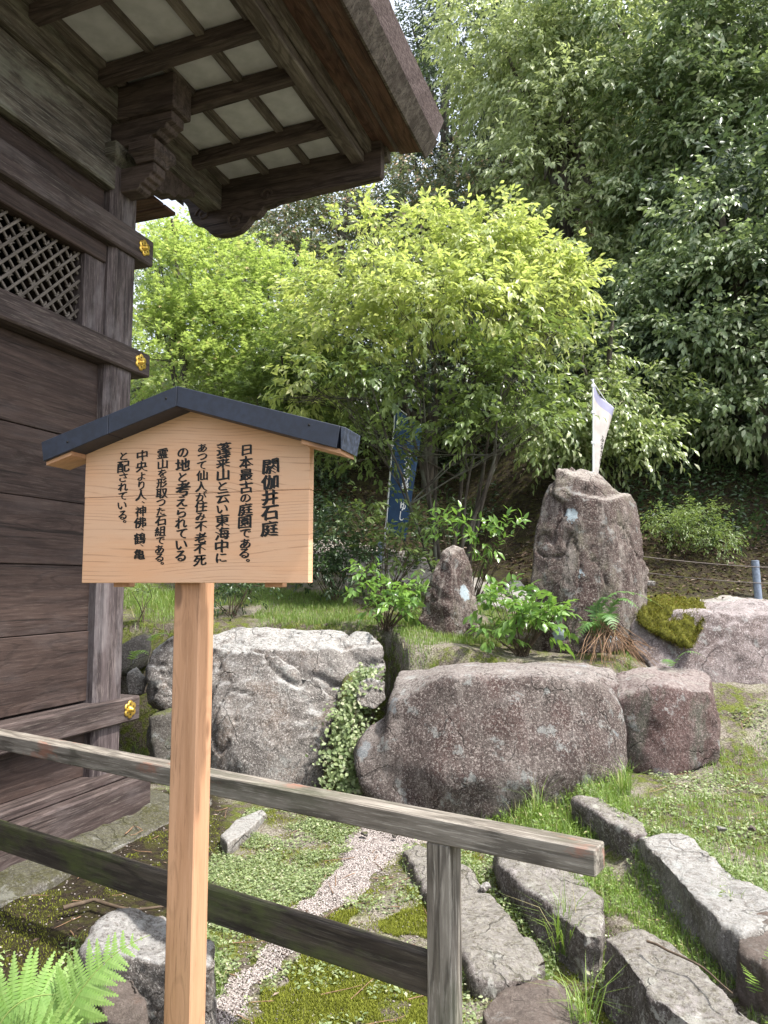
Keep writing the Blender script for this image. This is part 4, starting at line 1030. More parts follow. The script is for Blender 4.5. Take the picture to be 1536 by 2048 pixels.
# ------------------------------------------------------------------ banners
def banner(name, top, bottom, width, yaw, cloth_mat, pole_mat, lab, lean, cloth_len, band=None):
    pass
def make_banner(base, tip, yaw, width, z_lo, label, cloth, text, ink, bandmat=None, curl=0.03, taper=1.0, droop=0.0, tcol=0.5, tsz=0.13, tr=(0.28, 0.9), pole_r=0.012):
    b0 = empty('banner', base); tag(b0, label, 'banner', 'banners on white poles')
    tipl = tip - base
    v, f = tube_np([(0, 0, 0), tuple(tipl)], [pole_r, pole_r * .8], 10)
    link('pole', np_mesh('pole', v, f, smooth=True), M['white'], b0)
    ca, sa = math.cos(yaw), math.sin(yaw)
    # crossbar droops outward
    c0 = tipl * 0.985; c1 = c0 + Vector((ca * width, sa * width, -droop * width))
    v, f = tube_np([tuple(c0 - Vector((ca * .05, sa * .05, -droop * .05))), tuple(c1 + Vector((ca * .02, sa * .02, -droop * .02)))], [0.006, 0.005], 6)
    link('crossbar', np_mesh('crossbar', v, f, smooth=True), M['white'], b0)
    ax = tipl.normalized()
    L = (tipl.z * 0.985 - (z_lo - base.z)) / ax.z
    nu, nv = 13, 41
    def surf(u, w):     # u 0..1 across, w 0..1 down
        wd = width * (1 + (taper - 1) * w)
        p = c0 + Vector((ca, sa, -droop * (1 - w * .3))) * (wd * u) - ax * (L * w + 0.02)
        off = curl * math.sin(u * 5.0 + w * 3.0) * u
        return p + Vector((-sa, ca, 0)) * off
    for th, nm in ((0.0, 'cloth'),):
        V = [tuple(surf(i / (nu - 1), j / (nv - 1))) for j in range(nv) for i in range(nu)]
        i0 = (np.arange(nv - 1)[:, None] * nu + np.arange(nu - 1)[None, :]).reshape(-1)
        f = np.stack([i0, i0 + 1, i0 + nu + 1, i0 + nu], -1)
        me = np_mesh('cloth', V, f, smooth=True)
        me.materials.append(cloth)
        if bandmat is not None:
            me.materials.append(bandmat)
            me.polygons.foreach_set('material_index', np.where(np.arange(len(f)) // (nu - 1) < 5, 1, 0).astype(np.int32))
        o = link('cloth', me, None, b0)
        md = o.modifiers.new('thickness', 'SOLIDIFY'); md.thickness = 0.002
    # loops that hold the cloth
    for w in (0.02, 0.3, 0.62, 0.97):
        p = surf(0, w); 
        lp = link('loop', bm_mesh('loop', box_bm(0.045, 0.03, 0.03, 0.004)), M['white'], b0, Matrix.Translation(p))
    # writing
    wt = [1.0] * len(text); V, Fc, o_ = [], [], 0
    for k, ch in enumerate(text):
        if ch == ' ': continue
        vv, ff = glyph(ch)
        if not len(vv): continue
        g = vv.copy(); g[:, 0] -= (g[:, 0].min() + g[:, 0].max()) / 2; g[:, 1] -= (g[:, 1].min() + g[:, 1].max()) / 2
        wc = tr[0] + (tr[1] - tr[0]) * (k + .5) / len(text)
        n = Vector((sa, -ca, 0))
        for dx in (-0.03, 0.03):
            P = []
            for a_, b_, _ in g:
                uu = tcol + (a_ + dx) * tsz / width; ww = wc - (b_ + a_ * .12) * tsz / L
                P.append(tuple(surf(uu, ww) + n * 0.004))
            V += P; Fc.append(ff + o_); o_ += len(P)
        link('character', np_mesh('character', V, np.concatenate(Fc)), ink, b0); V, Fc, o_ = [], [], 0
    return b0
bb0 = at(766, 1132, 10.0); bt = at(791, 808, 9.9)
make_banner(bb0, bt, math.radians(45), 0.52, at(766, 1062, 10.0).z, 'navy blue banner with white writing behind the lime-leaved tree', M['bcloth'], '三井寺縁 ゆし', M['wprint'], taper=0.8, droop=0.35, tsz=0.15, tcol=0.62, tr=(0.28, 0.86), curl=0.02)
wb0 = at(1181, 1010, 8.4); wt_ = at(1186, 758, 8.4)
wbase = Vector((wb0.x, wb0.y, float(height(np.array([wb0.x]), np.array([wb0.y]))[0])))
make_banner(wbase, wt_, math.radians(50), 0.46, at(1190, 955, 8.4).z, 'cream banner with lavender top rising behind the tall standing stone', M['wcloth'], 'ふるさと', M['ink'], M['lcloth'], taper=0.3, droop=0.45, curl=0.05, tsz=0.1, tcol=0.6, tr=(0.45, 0.8))
# dark pipe that holds the blue banner's pole
pv, pf = tube_np([(0, 0, -0.1), (0, 0, 0.36)], [0.03, 0.03], 12)
pb = at(760, 1135, 9.98)
pipe = link('ground_pipe', np_mesh('ground_pipe', pv, pf, smooth=True), M['steel']); pipe.location = pb
tag(pipe, 'short grey pipe in the ground beside the navy banner pole', 'pipe')

# steel post and wires
spb = at(1517, 1196, 8.5)
sp_ = empty('steel_fence_post', (spb.x, spb.y, spb.z - 0.05)); tag(sp_, 'short blue-grey steel post at the right edge with two wires', 'fence post')
v, f = tube_np([(0, 0, 0), (-0.02, 0, 0.47)], [0.042, 0.042], 16)
link('tube', np_mesh('tube', v, f, smooth=True), M['steel'], sp_)
v, f = tube_np([(-0.02, 0, 0.468), (-0.0202, 0, 0.474)], [0.044, 0.03], 16); link('cap', np_mesh('cap', v, f), M['steel'], sp_)
for zoff, (pa, pb_) in zip((0.4, 0.24), (((1150, 1093, 8.9), (1514, 1134, 8.46)), ((1180, 1128, 8.9), (1516, 1166, 8.46)))):
    a_, b_ = at(*pa), at(*pb_)
    t_ = np.linspace(0, 1, 14)[:, None]; P = np.array(a_) + (np.array(b_) - np.array(a_)) * t_; P[:, 2] -= 0.03 * 4 * (t_ * (1 - t_))[:, 0]
    v, f = tube_np(P - np.array(sp_.location), np.full(14, 0.005), 5); link('wire', np_mesh('wire', v, f, smooth=True), M['wire'], sp_)
    b2 = b_ + Vector((1.2, 0.1, -0.02)); v, f = tube_np(np.array([b_, b2]) - np.array(sp_.location), [0.005, 0.005], 5); link('wire', np_mesh('wire', v, f, smooth=True), M['wire'], sp_)

# ------------------------------------------------------------------ foliage
def unit(v): return v / (np.linalg.norm(v, axis=-1, keepdims=True) + 1e-9)
def leaf_geo(base, axis, nrm, L, W, kind=4, curl=0.25):
    """base (n,3); axis: direction of the leaf; nrm: its upper side. kind 4: folded rhomb (2 tris), 5: curved (4 tris)"""
    side = unit(np.cross(axis, nrm)); nrm = unit(np.cross(side, axis))
    L = L[:, None]; W = W[:, None]
    if kind == 4:
        m = base + axis * L * 0.42
        l = m + side * W * 0.5 + nrm * W * 0.12; r = m - side * W * 0.5 + nrm * W * 0.12
        tip = base + axis * L - nrm * L * curl * 0.6
        V = np.stack([base, l, tip, r], 1).reshape(-1, 3)
        i = np.arange(len(base))[:, None] * 4
        Fc = np.stack([np.concatenate([i, i + 1, i + 2], 1), np.concatenate([i, i + 2, i + 3], 1)], 1).reshape(-1, 3)
        return V, Fc, 2
    m = base + axis * L * 0.45
    l = m + side * W * 0.5 + nrm * W * 0.1; r = m - side * W * 0.5 + nrm * W * 0.1
    q = base + axis * L * 0.15; 
    l2 = base + axis * L * 0.75 + side * W * 0.33 - nrm * L * curl * 0.35; r2 = base + axis * L * 0.75 - side * W * 0.33 - nrm * L * curl * 0.35
    tip = base + axis * L - nrm * L * curl
    mm = m - nrm * W * 0.04
    V = np.stack([base, l, l2, tip, r2, r, mm], 1).reshape(-1, 3)
    i = np.arange(len(base))[:, None] * 7
    c = lambda *a: np.concatenate([i + k for k in a], 1)
    Fc = np.stack([c(0, 1, 6), c(1, 2, 6), c(2, 3, 6), c(3, 4, 6), c(4, 5, 6), c(5, 0, 6)], 1).reshape(-1, 3)
    return V, Fc, 6
def star_geo(base, axis, nrm, L):
    """small five-lobed maple leaf, 5 tris"""
    side = unit(np.cross(axis, nrm)); n = len(base)
    pts = [base]
    for k, (an, rr) in enumerate(((-100, .55), (-78, .22), (-50, .85), (-26, .34), (0, 1.0), (26, .34), (50, .85), (78, .22), (100, .55))):
        a_ = math.radians(an); pts.append(base + (axis * math.cos(a_) + side * math.sin(a_)) * (L * rr)[:, None] - nrm * (L * 0.12 * rr)[:, None])
    V = np.stack(pts, 1).reshape(-1, 3); i = np.arange(n)[:, None] * 10
    Fc = np.stack([np.concatenate([i, i + k, i + k + 1], 1) for k in range(1, 9)], 1).reshape(-1, 3)
    return V, Fc, 8
def sprays(centers, outward, n_leaf, twig_len, L, W, droop, kind, rng, flat=0.5, curl=0.25):
    """each centre carries one twig with alternate leaves"""
    n = len(centers)
    d = unit(outward + rng.normal(0, 0.45, (n, 3)) + np.array([0, 0, 0.05]))
    d[:, 2] *= (1 - 0.4 * flat); d = unit(d)
    side = unit(np.cross(d, np.array([0, 0, 1.0])) + 1e-4); up = unit(np.cross(side, d))
    up = unit(up + rng.normal(0, 0.25, (n, 3)))
    tl = twig_len * rng.uniform(0.6, 1.3, n)
    V, Fc, R, tw = [], [], [], []
    o = 0
    clump = rng.uniform(0, 1, n)
    for k in range(n_leaf):
        f = (k + 0.6) / n_leaf
        p = centers + d * (tl * f)[:, None] - np.array([0, 0, 1.0]) * (tl * f * f * droop * 0.35)[:, None] + rng.normal(0, 0.012, (n, 3))
        sg = 1 if k % 2 else -1
        ax = unit(d * (0.55 + 0.5 * f) + side * sg * (0.9 - 0.6 * f) + np.array([0, 0, -1.0]) * droop * rng.uniform(0.5, 1.4, (n, 1)) + rng.normal(0, 0.25, (n, 3)))
        nr = unit(up + rng.normal(0, 0.3, (n, 3)))
        Ls = L * rng.uniform(0.7, 1.2, n); Ws = W * rng.uniform(0.8, 1.15, n)
        v, f_, m = star_geo(p, ax, nr, Ls) if kind == 'star' else leaf_geo(p, ax, nr, Ls, Ws, kind, curl)
        V.append(v); Fc.append(f_ + o); o += len(v)
        R.append(np.repeat(np.clip(clump * 0.65 + rng.uniform(0, 0.35, n), 0, 1), m))
    return np.concatenate(V), np.concatenate(Fc), np.concatenate(R), d, tl
def blob_points(blobs, n, rng, shell=0.55, top_bias=0.25, lump=0.2):
    vol = np.array([(b[3] * b[4] * b[5]) ** (2 / 3) for b in blobs]); cnt = rng.multinomial(n, vol / vol.sum())
    P, O = [], []
    for b, c in zip(blobs, cnt):
        d = unit(rng.normal(0, 1, (c, 3)))
        d[:, 2] = np.where((d[:, 2] < -0.2) & (rng.uniform(0, 1, c) < top_bias), -d[:, 2], d[:, 2])
        r = rng.uniform(shell ** 3, 1, c) ** (1 / 3)
        r = r * (1 + lump * fbm(d * 2.3 + b[0], 2, 3))
        r = r + rng.exponential(0.07, c) * (d[:, 2] > -0.3)
        P.append(np.array(b[:3]) + d * r[:, None] * np.array(b[3:6])); O.append(d)
    P, O = np.concatenate(P), np.concatenate(O)
    return P, O
def make_tree(label, base, blobs, nspray, nleaf, L, W, mat, seed, droop=0.5, kind=4, twig=0.35, trunk_r=0.12, cat='tree', name='tree', group=None, limbs=None, stems=1, shell=0.5, lump=0.25, mats2=None, twigs=0, flat=0.5, top_bias=0.25, curl=0.25):
    rng = np.random.default_rng(seed)
    base = np.asarray(base, float)
    t = empty(name, base); tag(t, label, cat, group)
    blobs = [tuple(b) for b in blobs]
    P, O = blob_points(blobs, int(nspray * 1.3), rng, shell, top_bias, lump)
    keep = fbm(P * 1.7, 2, seed) > -0.22; P, O = P[keep], O[keep]
    V, Fc, R, d, tl = sprays(P, O, nleaf, twig, L, W, droop, kind, rng, flat, curl)
    me = np_mesh('crown', V - base, Fc, R)
    me.materials.append(mat)
    link('crown', me, None, t)
    # trunk(s) and limbs
    cb = np.array([b[:3] for b in blobs]); top = cb[:, 2].max(); cxy = cb[:, :2].mean(0)
    allb = []
    for s in range(stems):
        off = rng.normal(0, 0.07, 3) * (stems > 1); off[2] = 0
        tgt = np.array([cxy[0], cxy[1], top]) if stems == 1 else cb[s % len(cb)] 
        pth = wobble(base + off - np.array([0, 0, 0.15]), tgt, 9, 0.10, rng)
        rad = np.linspace(trunk_r, trunk_r * 0.25, 9)
        v, f = tube_np(pth - base, rad, 8)
        link('trunk', np_mesh('trunk', v, f, smooth=True), M['trunk'], t)
        allb.append(pth)
    for k, b in enumerate(blobs):
        pth = allb[k % len(allb)]; s0 = pth[rng.integers(3, 7)]
        q = wobble(s0, np.array(b[:3]) + rng.normal(0, 0.1, 3), 7, 0.06, rng)
        v, f = tube_np(q - base, np.linspace(trunk_r * 0.42, trunk_r * 0.1, 7), 6)
        link('branch', np_mesh('branch', v, f, smooth=True), M['trunk'], t)
        if twigs:
            tb = []
            for _ in range(twigs):
                st = q[rng.integers(2, 7)]; en = np.array(b[:3]) + unit(rng.normal(0, 1, 3) + np.array([0, 0, .4])) * np.array(b[3:6]) * rng.uniform(.6, 1.0)
                tb.append(tube_np(wobble(st, en, 6, 0.05, rng) - base, np.linspace(trunk_r * 0.13, 0.003, 6), 4))
            o = link('twigs', tubes_mesh('twigs', tb), M['trunk'], t); o['kind'] = 'stuff'
    return t
def W3(px, py, d): return tuple(at(px, py, d))
def blob(px, py, d, rx, rz, ry=None):
    p = at(px, py, d); return (p.x, p.y, p.z, rx, ry if ry else rx, rz)
def gbase(px, d):
    x = (px - 768) / F * d; return (x, d, float(height(np.array([x]), np.array([d]))[0]))

# centre: lime-leaved multi-stemmed tree
make_tree('multi-stemmed tree with bright lime leaves in the centre', gbase(888, 8.6),
          [blob(760, 510, 8.9, .55, .42), blob(860, 500, 9.1, .6, .40), blob(960, 520, 9.1, .65, .42), blob(1060, 540, 9.1, .6, .40), blob(1115, 570, 9.0, .42, .34), blob(1120, 640, 8.7, .36, .28),
           blob(740, 600, 8.5, .55, .35), blob(850, 610, 8.3, .65, .4), blob(960, 620, 8.3, .7, .4), blob(1070, 630, 8.5, .6, .4), blob(660, 610, 8.9, .5, .4), blob(690, 690, 8.5, .5, .3), blob(630, 760, 8.5, .4, .2), blob(590, 800, 8.6, .25, .12), blob(1150, 560, 9, .25, .2), blob(720, 460, 9, .3, .25), blob(1000, 450, 9.2, .4, .25)],
          1900, 9, .10, .04, M['l_lime'], 101, 0.5, 5, 0.26, 0.03, stems=5, shell=0.3, twigs=12, lump=0.4)
make_tree('mid-green lower boughs of a small tree under the lime crown', gbase(905, 8.5),
          [blob(720, 780, 8.2, .5, .3), blob(830, 740, 8.3, .5, .35), blob(960, 760, 8.2, .55, .35), blob(1050, 760, 8.2, .45, .35), blob(1080, 690, 8.4, .4, .3), blob(1000, 860, 8.0, .5, .25), blob(900, 850, 8.2, .4, .25), blob(740, 900, 8.3, .35, .25), blob(1080, 850, 8.2, .4, .3)],
          620, 9, .095, .038, M['l_mid'], 102, 0.5, 5, 0.28, 0.025, stems=4, shell=0.3, twigs=12)
# maples on the left
MG = 'young maples beyond the hall'
make_tree('pale green maple nearest the hall pillar', gbase(390, 10.2),
          [blob(330, 560, 10.2, .7, .55), blob(300, 660, 10, .6, .5), blob(390, 640, 10.2, .7, .5), blob(340, 740, 10, .8, .4), blob(290, 500, 10.6, .5, .4)],
          1500, 8, .065, .05, M['l_maple'], 103, 0.25, 'star', 0.3, 0.07, group=MG, shell=0.3, flat=1.0, twigs=5)
make_tree('pale green maple with two dark stems, right of the nearest one', gbase(480, 10.6),
          [blob(430, 540, 10.8, .8, .6), blob(520, 590, 10.8, .8, .5), blob(450, 660, 10.4, .8, .45), blob(560, 670, 10.4, .7, .4), blob(400, 480, 11, .5, .35), blob(590, 580, 10.8, .6, .35), blob(520, 740, 10.4, .7, .3)],
          1700, 8, .065, .05, M['l_maple'], 104, 0.25, 'star', 0.3, 0.06, group=MG, shell=0.3, stems=2, flat=1.0, twigs=5)
make_tree('low leafy maple between the other maples and the lime tree', gbase(610, 10.0),
          [blob(590, 720, 9.8, .6, .4), blob(650, 760, 9.6, .5, .4), blob(540, 800, 9.8, .6, .35), blob(640, 850, 9.6, .45, .35)],
          1100, 8, .07, .05, M['l_mid'], 105, 0.3, 'star', 0.3, 0.05, group=MG, shell=0.3, flat=1.0, twigs=5)
# evergreen mass on the right
RG = 'tall evergreens on the right'
make_tree('yellow-green evergreen with hanging sprays behind the cream banner', gbase(1180, 10.5),
          [blob(1200, 810, 10.2, .7, .4), blob(1120, 840, 10.2, .6, .35), blob(1280, 800, 10.4, .6, .4), blob(1160, 720, 10.6, .6, .4), blob(1320, 860, 10.4, .5, .25), blob(1260, 890, 10.2, .6, .22), blob(1130, 900, 10.2, .4, .22)],
          1350, 8, .105, .045, M['l_yell'], 111, 0.75, 5, 0.35, 0.1, group=RG, shell=0.4)
make_tree('dark leaning evergreen at the right edge', gbase(1560, 11),
          [blob(1480, 440, 11.2, 1.1, .6), blob(1560, 560, 11.0, 1.2, .6), blob(1440, 560, 11.4, 1.0, .5), blob(1400, 700, 11.4, 1.1, .5), blob(1530, 720, 11, 1.1, .5), blob(1500, 830, 10.8, 1.0, .4), blob(1340, 600, 11.8, .9, .5)],
          3000, 8, .12, .055, M['l_ever'], 112, 0.7, 5, 0.4, 0.16, group=RG, shell=0.45, lump=0.35)
make_tree('broad glossy evergreen filling the upper right corner', gbase(1450, 13.5),
          [blob(1500, 60, 13, 1.6, 1.0), blob(1380, 120, 13.2, 1.5, 1.0), blob(1530, 250, 12.8, 1.5, .9), blob(1420, 320, 13, 1.4, .9), blob(1330, 240, 13.4, 1.3, 1.0), blob(1350, 430, 13.2, 1.2, .7), blob(1250, 60, 13.8, 1.4, 1.1), blob(1560, 420, 13, 1.2, .8)],
          5200, 8, .16, .068, M['l_ever'], 113, 0.8, 4, 0.42, 0.22, group=RG, shell=0.5, lump=0.35)
make_tree('tall evergreen with pale hanging leaves right of centre', gbase(1150, 14.5),
          [blob(1150, 60, 14.6, 1.6, 1.2), blob(1050, 160, 14.8, 1.4, 1.2), blob(1170, 250, 14.4, 1.5, 1.1), blob(1080, 360, 14.4, 1.3, 1.0), blob(1200, 430, 14.2, 1.3, .9), blob(1120, 500, 14.2, 1.1, .7), blob(1000, 60, 15.2, 1.3, 1.1), blob(1270, 560, 13.8, 1.1, .8)],
          5000, 8, .15, .062, M['l_pale'], 114, 0.85, 4, 0.42, 0.22, group=RG, shell=0.5, lump=0.35)
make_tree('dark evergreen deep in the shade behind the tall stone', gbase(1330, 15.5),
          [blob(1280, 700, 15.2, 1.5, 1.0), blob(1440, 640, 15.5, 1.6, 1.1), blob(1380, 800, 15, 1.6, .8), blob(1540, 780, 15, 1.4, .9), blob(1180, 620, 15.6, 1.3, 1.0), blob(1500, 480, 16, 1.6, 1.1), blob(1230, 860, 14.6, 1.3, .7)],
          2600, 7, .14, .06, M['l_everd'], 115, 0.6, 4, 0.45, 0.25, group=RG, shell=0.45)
# back left and top centre
BG = 'hillside trees beyond the roof'
make_tree('russet-tipped tree just under the roof corner', gbase(620, 15.5),
          [blob(560, 470, 15.5, 1.2, .8), blob(660, 450, 15.5, 1.2, .8), blob(760, 440, 15.3, 1.2, .7), blob(860, 410, 15.6, 1.3, .8), blob(930, 400, 15.8, 1.1, .7), blob(600, 560, 15.2, 1.1, .7), blob(500, 480, 15.6, .9, .7)],
          3300, 8, .11, .045, M['l_russet'], 121, 0.7, 4, 0.4, 0.2, group=BG, shell=0.5, lump=0.35)
make_tree('grey-green airy tree at the top beside the roof edge', gbase(870, 19),
          [blob(820, 60, 19, 1.7, 1.3), blob(930, 110, 19, 1.7, 1.3), blob(880, 250, 18.5, 1.6, 1.2), blob(960, 300, 18.5, 1.5, 1.1), blob(780, 180, 19, 1.3, 1.3), blob(960, 20, 19.5, 1.6, 1.3)],
          4200, 7, .11, .045, M['l_everd'], 122, 0.5, 4, 0.4, 0.22, group=BG, shell=0.4, lump=0.3)
make_tree('dark dense tree behind the russet-tipped one', gbase(800, 19.5),
          [blob(700, 520, 19, 2.0, 1.2), blob(860, 500, 19, 2.0, 1.2), blob(1000, 460, 19, 1.8, 1.3), blob(560, 600, 19, 1.8, 1.2), blob(780, 380, 20, 1.8, 1.1), blob(1030, 620, 18, 1.6, 1.2), blob(900, 350, 20.5, 1.6, 1.2)],
          3000, 7, .14, .06, M['l_everd'], 123, 0.6, 4, 0.45, 0.25, group=BG, shell=0.4)
make_tree('bluish green tree at the far left against the sky', gbase(330, 17),
          [blob(300, 540, 17, .7, .5), blob(410, 500, 17, .6, .6), blob(280, 590, 17, 1.2, .6), blob(430, 560, 17, 1.2, .9), blob(480, 520, 17.5, 1.0, .9)],
          1900, 7, .10, .04, M['l_ever'], 124, 0.5, 4, 0.4, 0.15, group=BG, shell=0.4)
make_tree('dark undergrowth tree behind the maples', gbase(480, 15),
          [blob(350, 720, 14.5, 1.5, 1.0), blob(520, 760, 14.5, 1.5, 1.0), blob(680, 720, 14.5, 1.5, 1.0), blob(640, 860, 13.5, 1.3, .7), blob(830, 700, 14.5, 1.5, 1.0), blob(960, 760, 14.5, 1.5, 1.0), blob(1060, 830, 14, 1.2, .7)],
          2600, 7, .13, .055, M['l_mid'], 125, 0.5, 4, 0.4, 0.2, group=BG, shell=0.45)
make_tree('dark evergreen added low behind the lime tree to shade the bank', gbase(860, 12.8),  # added to keep the sun off the bank
          [blob(700, 780, 12.6, 1.3, .7), blob(860, 740, 12.8, 1.4, .8), blob(1010, 760, 12.6, 1.3, .7), blob(1120, 700, 13, 1.2, .8), blob(780, 640, 13, 1.3, .8), blob(950, 620, 13, 1.4, .8), blob(640, 700, 12.6, 1.1, .6)],
          2300, 7, .13, .055, M['l_everd'], 126, 0.6, 4, 0.4, 0.16, group=BG, shell=0.25)
make_tree('dark evergreen added low behind the tall stone to shade the bank', gbase(1300, 12.4),  # second added tree, shading the bank further right
          [blob(1230, 760, 12.2, 1.3, .7), blob(1380, 740, 12.4, 1.4, .8), blob(1500, 760, 12.2, 1.3, .7), blob(1300, 640, 12.6, 1.3, .8), blob(1460, 620, 12.6, 1.4, .8), blob(1560, 840, 11.8, 1.1, .6)],
          2300, 7, .13, .055, M['l_everd'], 127, 0.6, 4, 0.4, 0.16, group=RG, shell=0.25)
make_tree('maple standing on the bank far behind the hall', (-5.2, 12.5, float(height(np.array([-5.2]), np.array([12.5]))[0])),
          [(-5.4, 12.5, 4.9, 1.1, 1.1, .8), (-4.4, 12.8, 5.4, 1.0, 1.0, .7), (-6.4, 12.6, 5.2, 1.1, 1.0, .8), (-5.2, 13, 4.1, 1.3, 1.0, .6)],
          1300, 8, .07, .05, M['l_maple'], 106, 0.25, 'star', 0.3, 0.07, group=MG, shell=0.3, flat=1.0)
make_tree('dark evergreen far behind the hall closing the left bank', (-7.5, 15.5, float(height(np.array([-7.5]), np.array([15.5]))[0])),
          [(-7.5, 15.5, 5.8, 1.7, 1.5, 1.2), (-5.8, 16, 5.6, 1.6, 1.5, 1.1), (-9.3, 15.5, 6.0, 1.7, 1.5, 1.3), (-7.0, 15, 4.6, 2.2, 1.2, .8)],
          1500, 7, .13, .055, M['l_everd'], 128, 0.6, 4, 0.4, 0.18, group=BG, shell=0.3)
# trees past the frame that close the wood and shade the bank
make_tree('evergreen beyond the right edge, its boughs hanging into the picture', gbase(1750, 13.5),
          [blob(1680, 100, 13, 1.8, 1.4), blob(1750, 400, 12.5, 1.8, 1.3), blob(1700, 700, 12.5, 1.5, 1.0), blob(1620, 250, 14, 1.6, 1.3)],
          2200, 7, .14, .06, M['l_everd'], 131, 0.6, 4, 0.45, 0.25, group=RG)
make_tree('high canopy tree rising above the top right of the wood', gbase(1300, 18),
          [blob(1300, -60, 18, 2.6, 1.8), blob(1500, -100, 18, 2.6, 1.8), blob(1100, -120, 19, 2.6, 1.8), blob(1450, 150, 18, 2.4, 1.6), blob(1250, 200, 18.5, 2.4, 1.6), blob(1400, 450, 18, 2.2, 1.4), blob(1600, 300, 17.5, 2.4, 1.5)],
          3600, 7, .16, .07, M['l_everd'], 132, 0.6, 4, 0.5, 0.3, group=RG)

make_tree('dense unseen evergreen added outside the right edge to shade the bank', (7.5, 10.5, 2.2),  # placed out of frame to throw shade on the bank
          [(6.6, 10.5, 6.0, 1.4, 1.6, 1.0), (7.6, 11.2, 7.2, 1.6, 1.8, 1.2), (6.8, 12.2, 6.4, 1.5, 1.6, 1.2), (7.4, 9.4, 5.6, 1.3, 1.2, 1.0), (8.4, 10.4, 5.0, 1.6, 2.0, 1.3), (6.2, 11.6, 7.8, 1.5, 1.5, 1.0)],
          2600, 7, .15, .07, M['l_everd'], 133, 0.6, 4, 0.45, 0.25, group=RG, shell=0.2)

# ------------------------------------------------------------------ low plants
def hz(x, y): return height(np.asarray(x, float), np.asarray(y, float))
def scatter_poly(poly, n, rng, mask=None, zfun=None):
    xsn = [p[0] for p in poly]; ysn = [p[1] for p in poly]
    x = rng.uniform(min(xsn), max(xsn), n * 4); y = rng.uniform(min(ysn), max(ysn), n * 4)
    pw_ = np.stack([x, y, np.zeros_like(x)], -1)
    k = inpoly(x + 0.07 * fbm(pw_ * 3.5, 3, 91), y + 0.07 * fbm(pw_ * 3.5, 3, 92), poly)
    if mask is not None:
        p = np.stack([x, y, np.zeros_like(x)], -1)
        k &= (fbm(p * mask[0], 3, 77) > mask[1])
    x, y = x[k][:n], y[k][:n]
    return np.stack([x, y, hz(x, y)], -1)
def blades(P, L, W, rng, lean=0.45):
    n = len(P); an = rng.uniform(0, 6.283, n)
    d = np.stack([np.cos(an), np.sin(an), np.zeros(n)], -1); s = np.stack([-np.sin(an), np.cos(an), np.zeros(n)], -1)
    l = L * rng.uniform(0.4, 1.3, n)[:, None]; ln = lean * rng.uniform(0.1, 1.6, n)[:, None]
    up = np.array([0, 0, 1.0])
    m = P + up * l * 0.6 + d * l * ln * 0.35; t = P + up * l * (1 - 0.25 * ln) + d * l * ln
    w = (W * rng.uniform(.7, 1.2, n))[:, None]
    V = np.stack([P - s * w * .5, P + s * w * .5, m + s * w * .4, m - s * w * .4, t], 1).reshape(-1, 3)
    i = np.arange(n)[:, None] * 5; c = lambda *a: np.concatenate([i + k for k in a], 1)
    Fc = np.stack([c(0, 1, 2), c(0, 2, 3), c(3, 2, 4)], 1).reshape(-1, 3)
    return V, Fc, np.repeat(rng.uniform(0, 1, n), 3)
def flat_leaves(P, L, rng, lift=0.02, tilt=0.5, ratio=0.55, kind=4):
    n = len(P); an = rng.uniform(0, 6.283, n)
    ax = unit(np.stack([np.cos(an), np.sin(an), rng.normal(0.1, tilt * .6, n)], -1))
    nr = unit(np.stack([rng.normal(0, tilt, n), rng.normal(0, tilt, n), np.ones(n)], -1))
    Ls = L * rng.uniform(.5, 1.3, n)
    Q = P + np.array([0, 0, 1.0]) * (lift * rng.uniform(0, 1, n) ** 1.5)[:, None]
    v, f, m = leaf_geo(Q, ax, nr, Ls, Ls * ratio, kind, 0.15)
    return v, f, np.repeat(rng.uniform(0, 1, n), m)
def stuff(name, geo, mat, label, parent=None):
    me = np_mesh(name, geo[0], geo[1], geo[2]); me.materials.append(mat)
    o = link(name, me, None, parent); o['kind'] = 'stuff'
    if parent is None: o['label'] = label
    return o
g = np.random.default_rng(5)
PTER = [(-3.4, 6.6), (-0.9, 6.7), (0.0, 6.35), (0.15, 5.6), (1.9, 5.6), (2.2, 6.9), (5, 7.1), (5, 7.6), (1.5, 7.9), (0, 8.9), (-4.5, 9.2)]
PRIGHT = [tuple(_r2a[:2] + Vector((0.12, 0.15, 0))[:2]) if False else (_r2a.x + .05, _r2a.y + .12), (1.75, 4.8), (1.8, 5.4), (2.4, 5.9), (3.6, 6.2), (4.2, 5.0), (3.0, 3.1), (_r2b.x + .22, _r2b.y + .05)]
stuff('grass', blades(scatter_poly(PTER, 60000, g, (1.3, -0.45)), 0.05, 0.004, g), M['grass'], 'short grass on the terrace behind the boulders')
stuff('grass', blades(scatter_poly(PRIGHT, 11000, g, (2.4, -0.05)), 0.05, 0.0035, g, 0.7), M['grass'], 'thin grass on the ground right of the boulders')
stuff('ground_herbs', flat_leaves(scatter_poly(PRIGHT, 15000, g, (3.1, -0.15)), 0.024, g, 0.03), M['herb'], 'small leafy weeds right of the boulders')
stuff('ground_herbs', flat_leaves(scatter_poly(POLY_STRIP, 5500, g, (5, -0.4)), 0.016, g, 0.04), M['grass'], 'bright weeds between the two rows of kerb stones')
stuff('grass', blades(scatter_poly(POLY_STRIP, 11000, g, (5, -0.5)), 0.045, 0.003, g), M['grass'], 'bright grass between the two rows of kerb stones')
stuff('ground_herbs', flat_leaves(scatter_poly(POLY_HERB, 17000, g, (4, -0.55)), 0.017, g, 0.022), M['herb'], 'small leafy herbs left of the pebble path')
stuff('moss', blades(scatter_poly(POLY_MOSS, 38000, g, (3, -0.35)), 0.014, 0.0032, g, 0.6), M['mossf'], 'bright moss right of the pebble path')
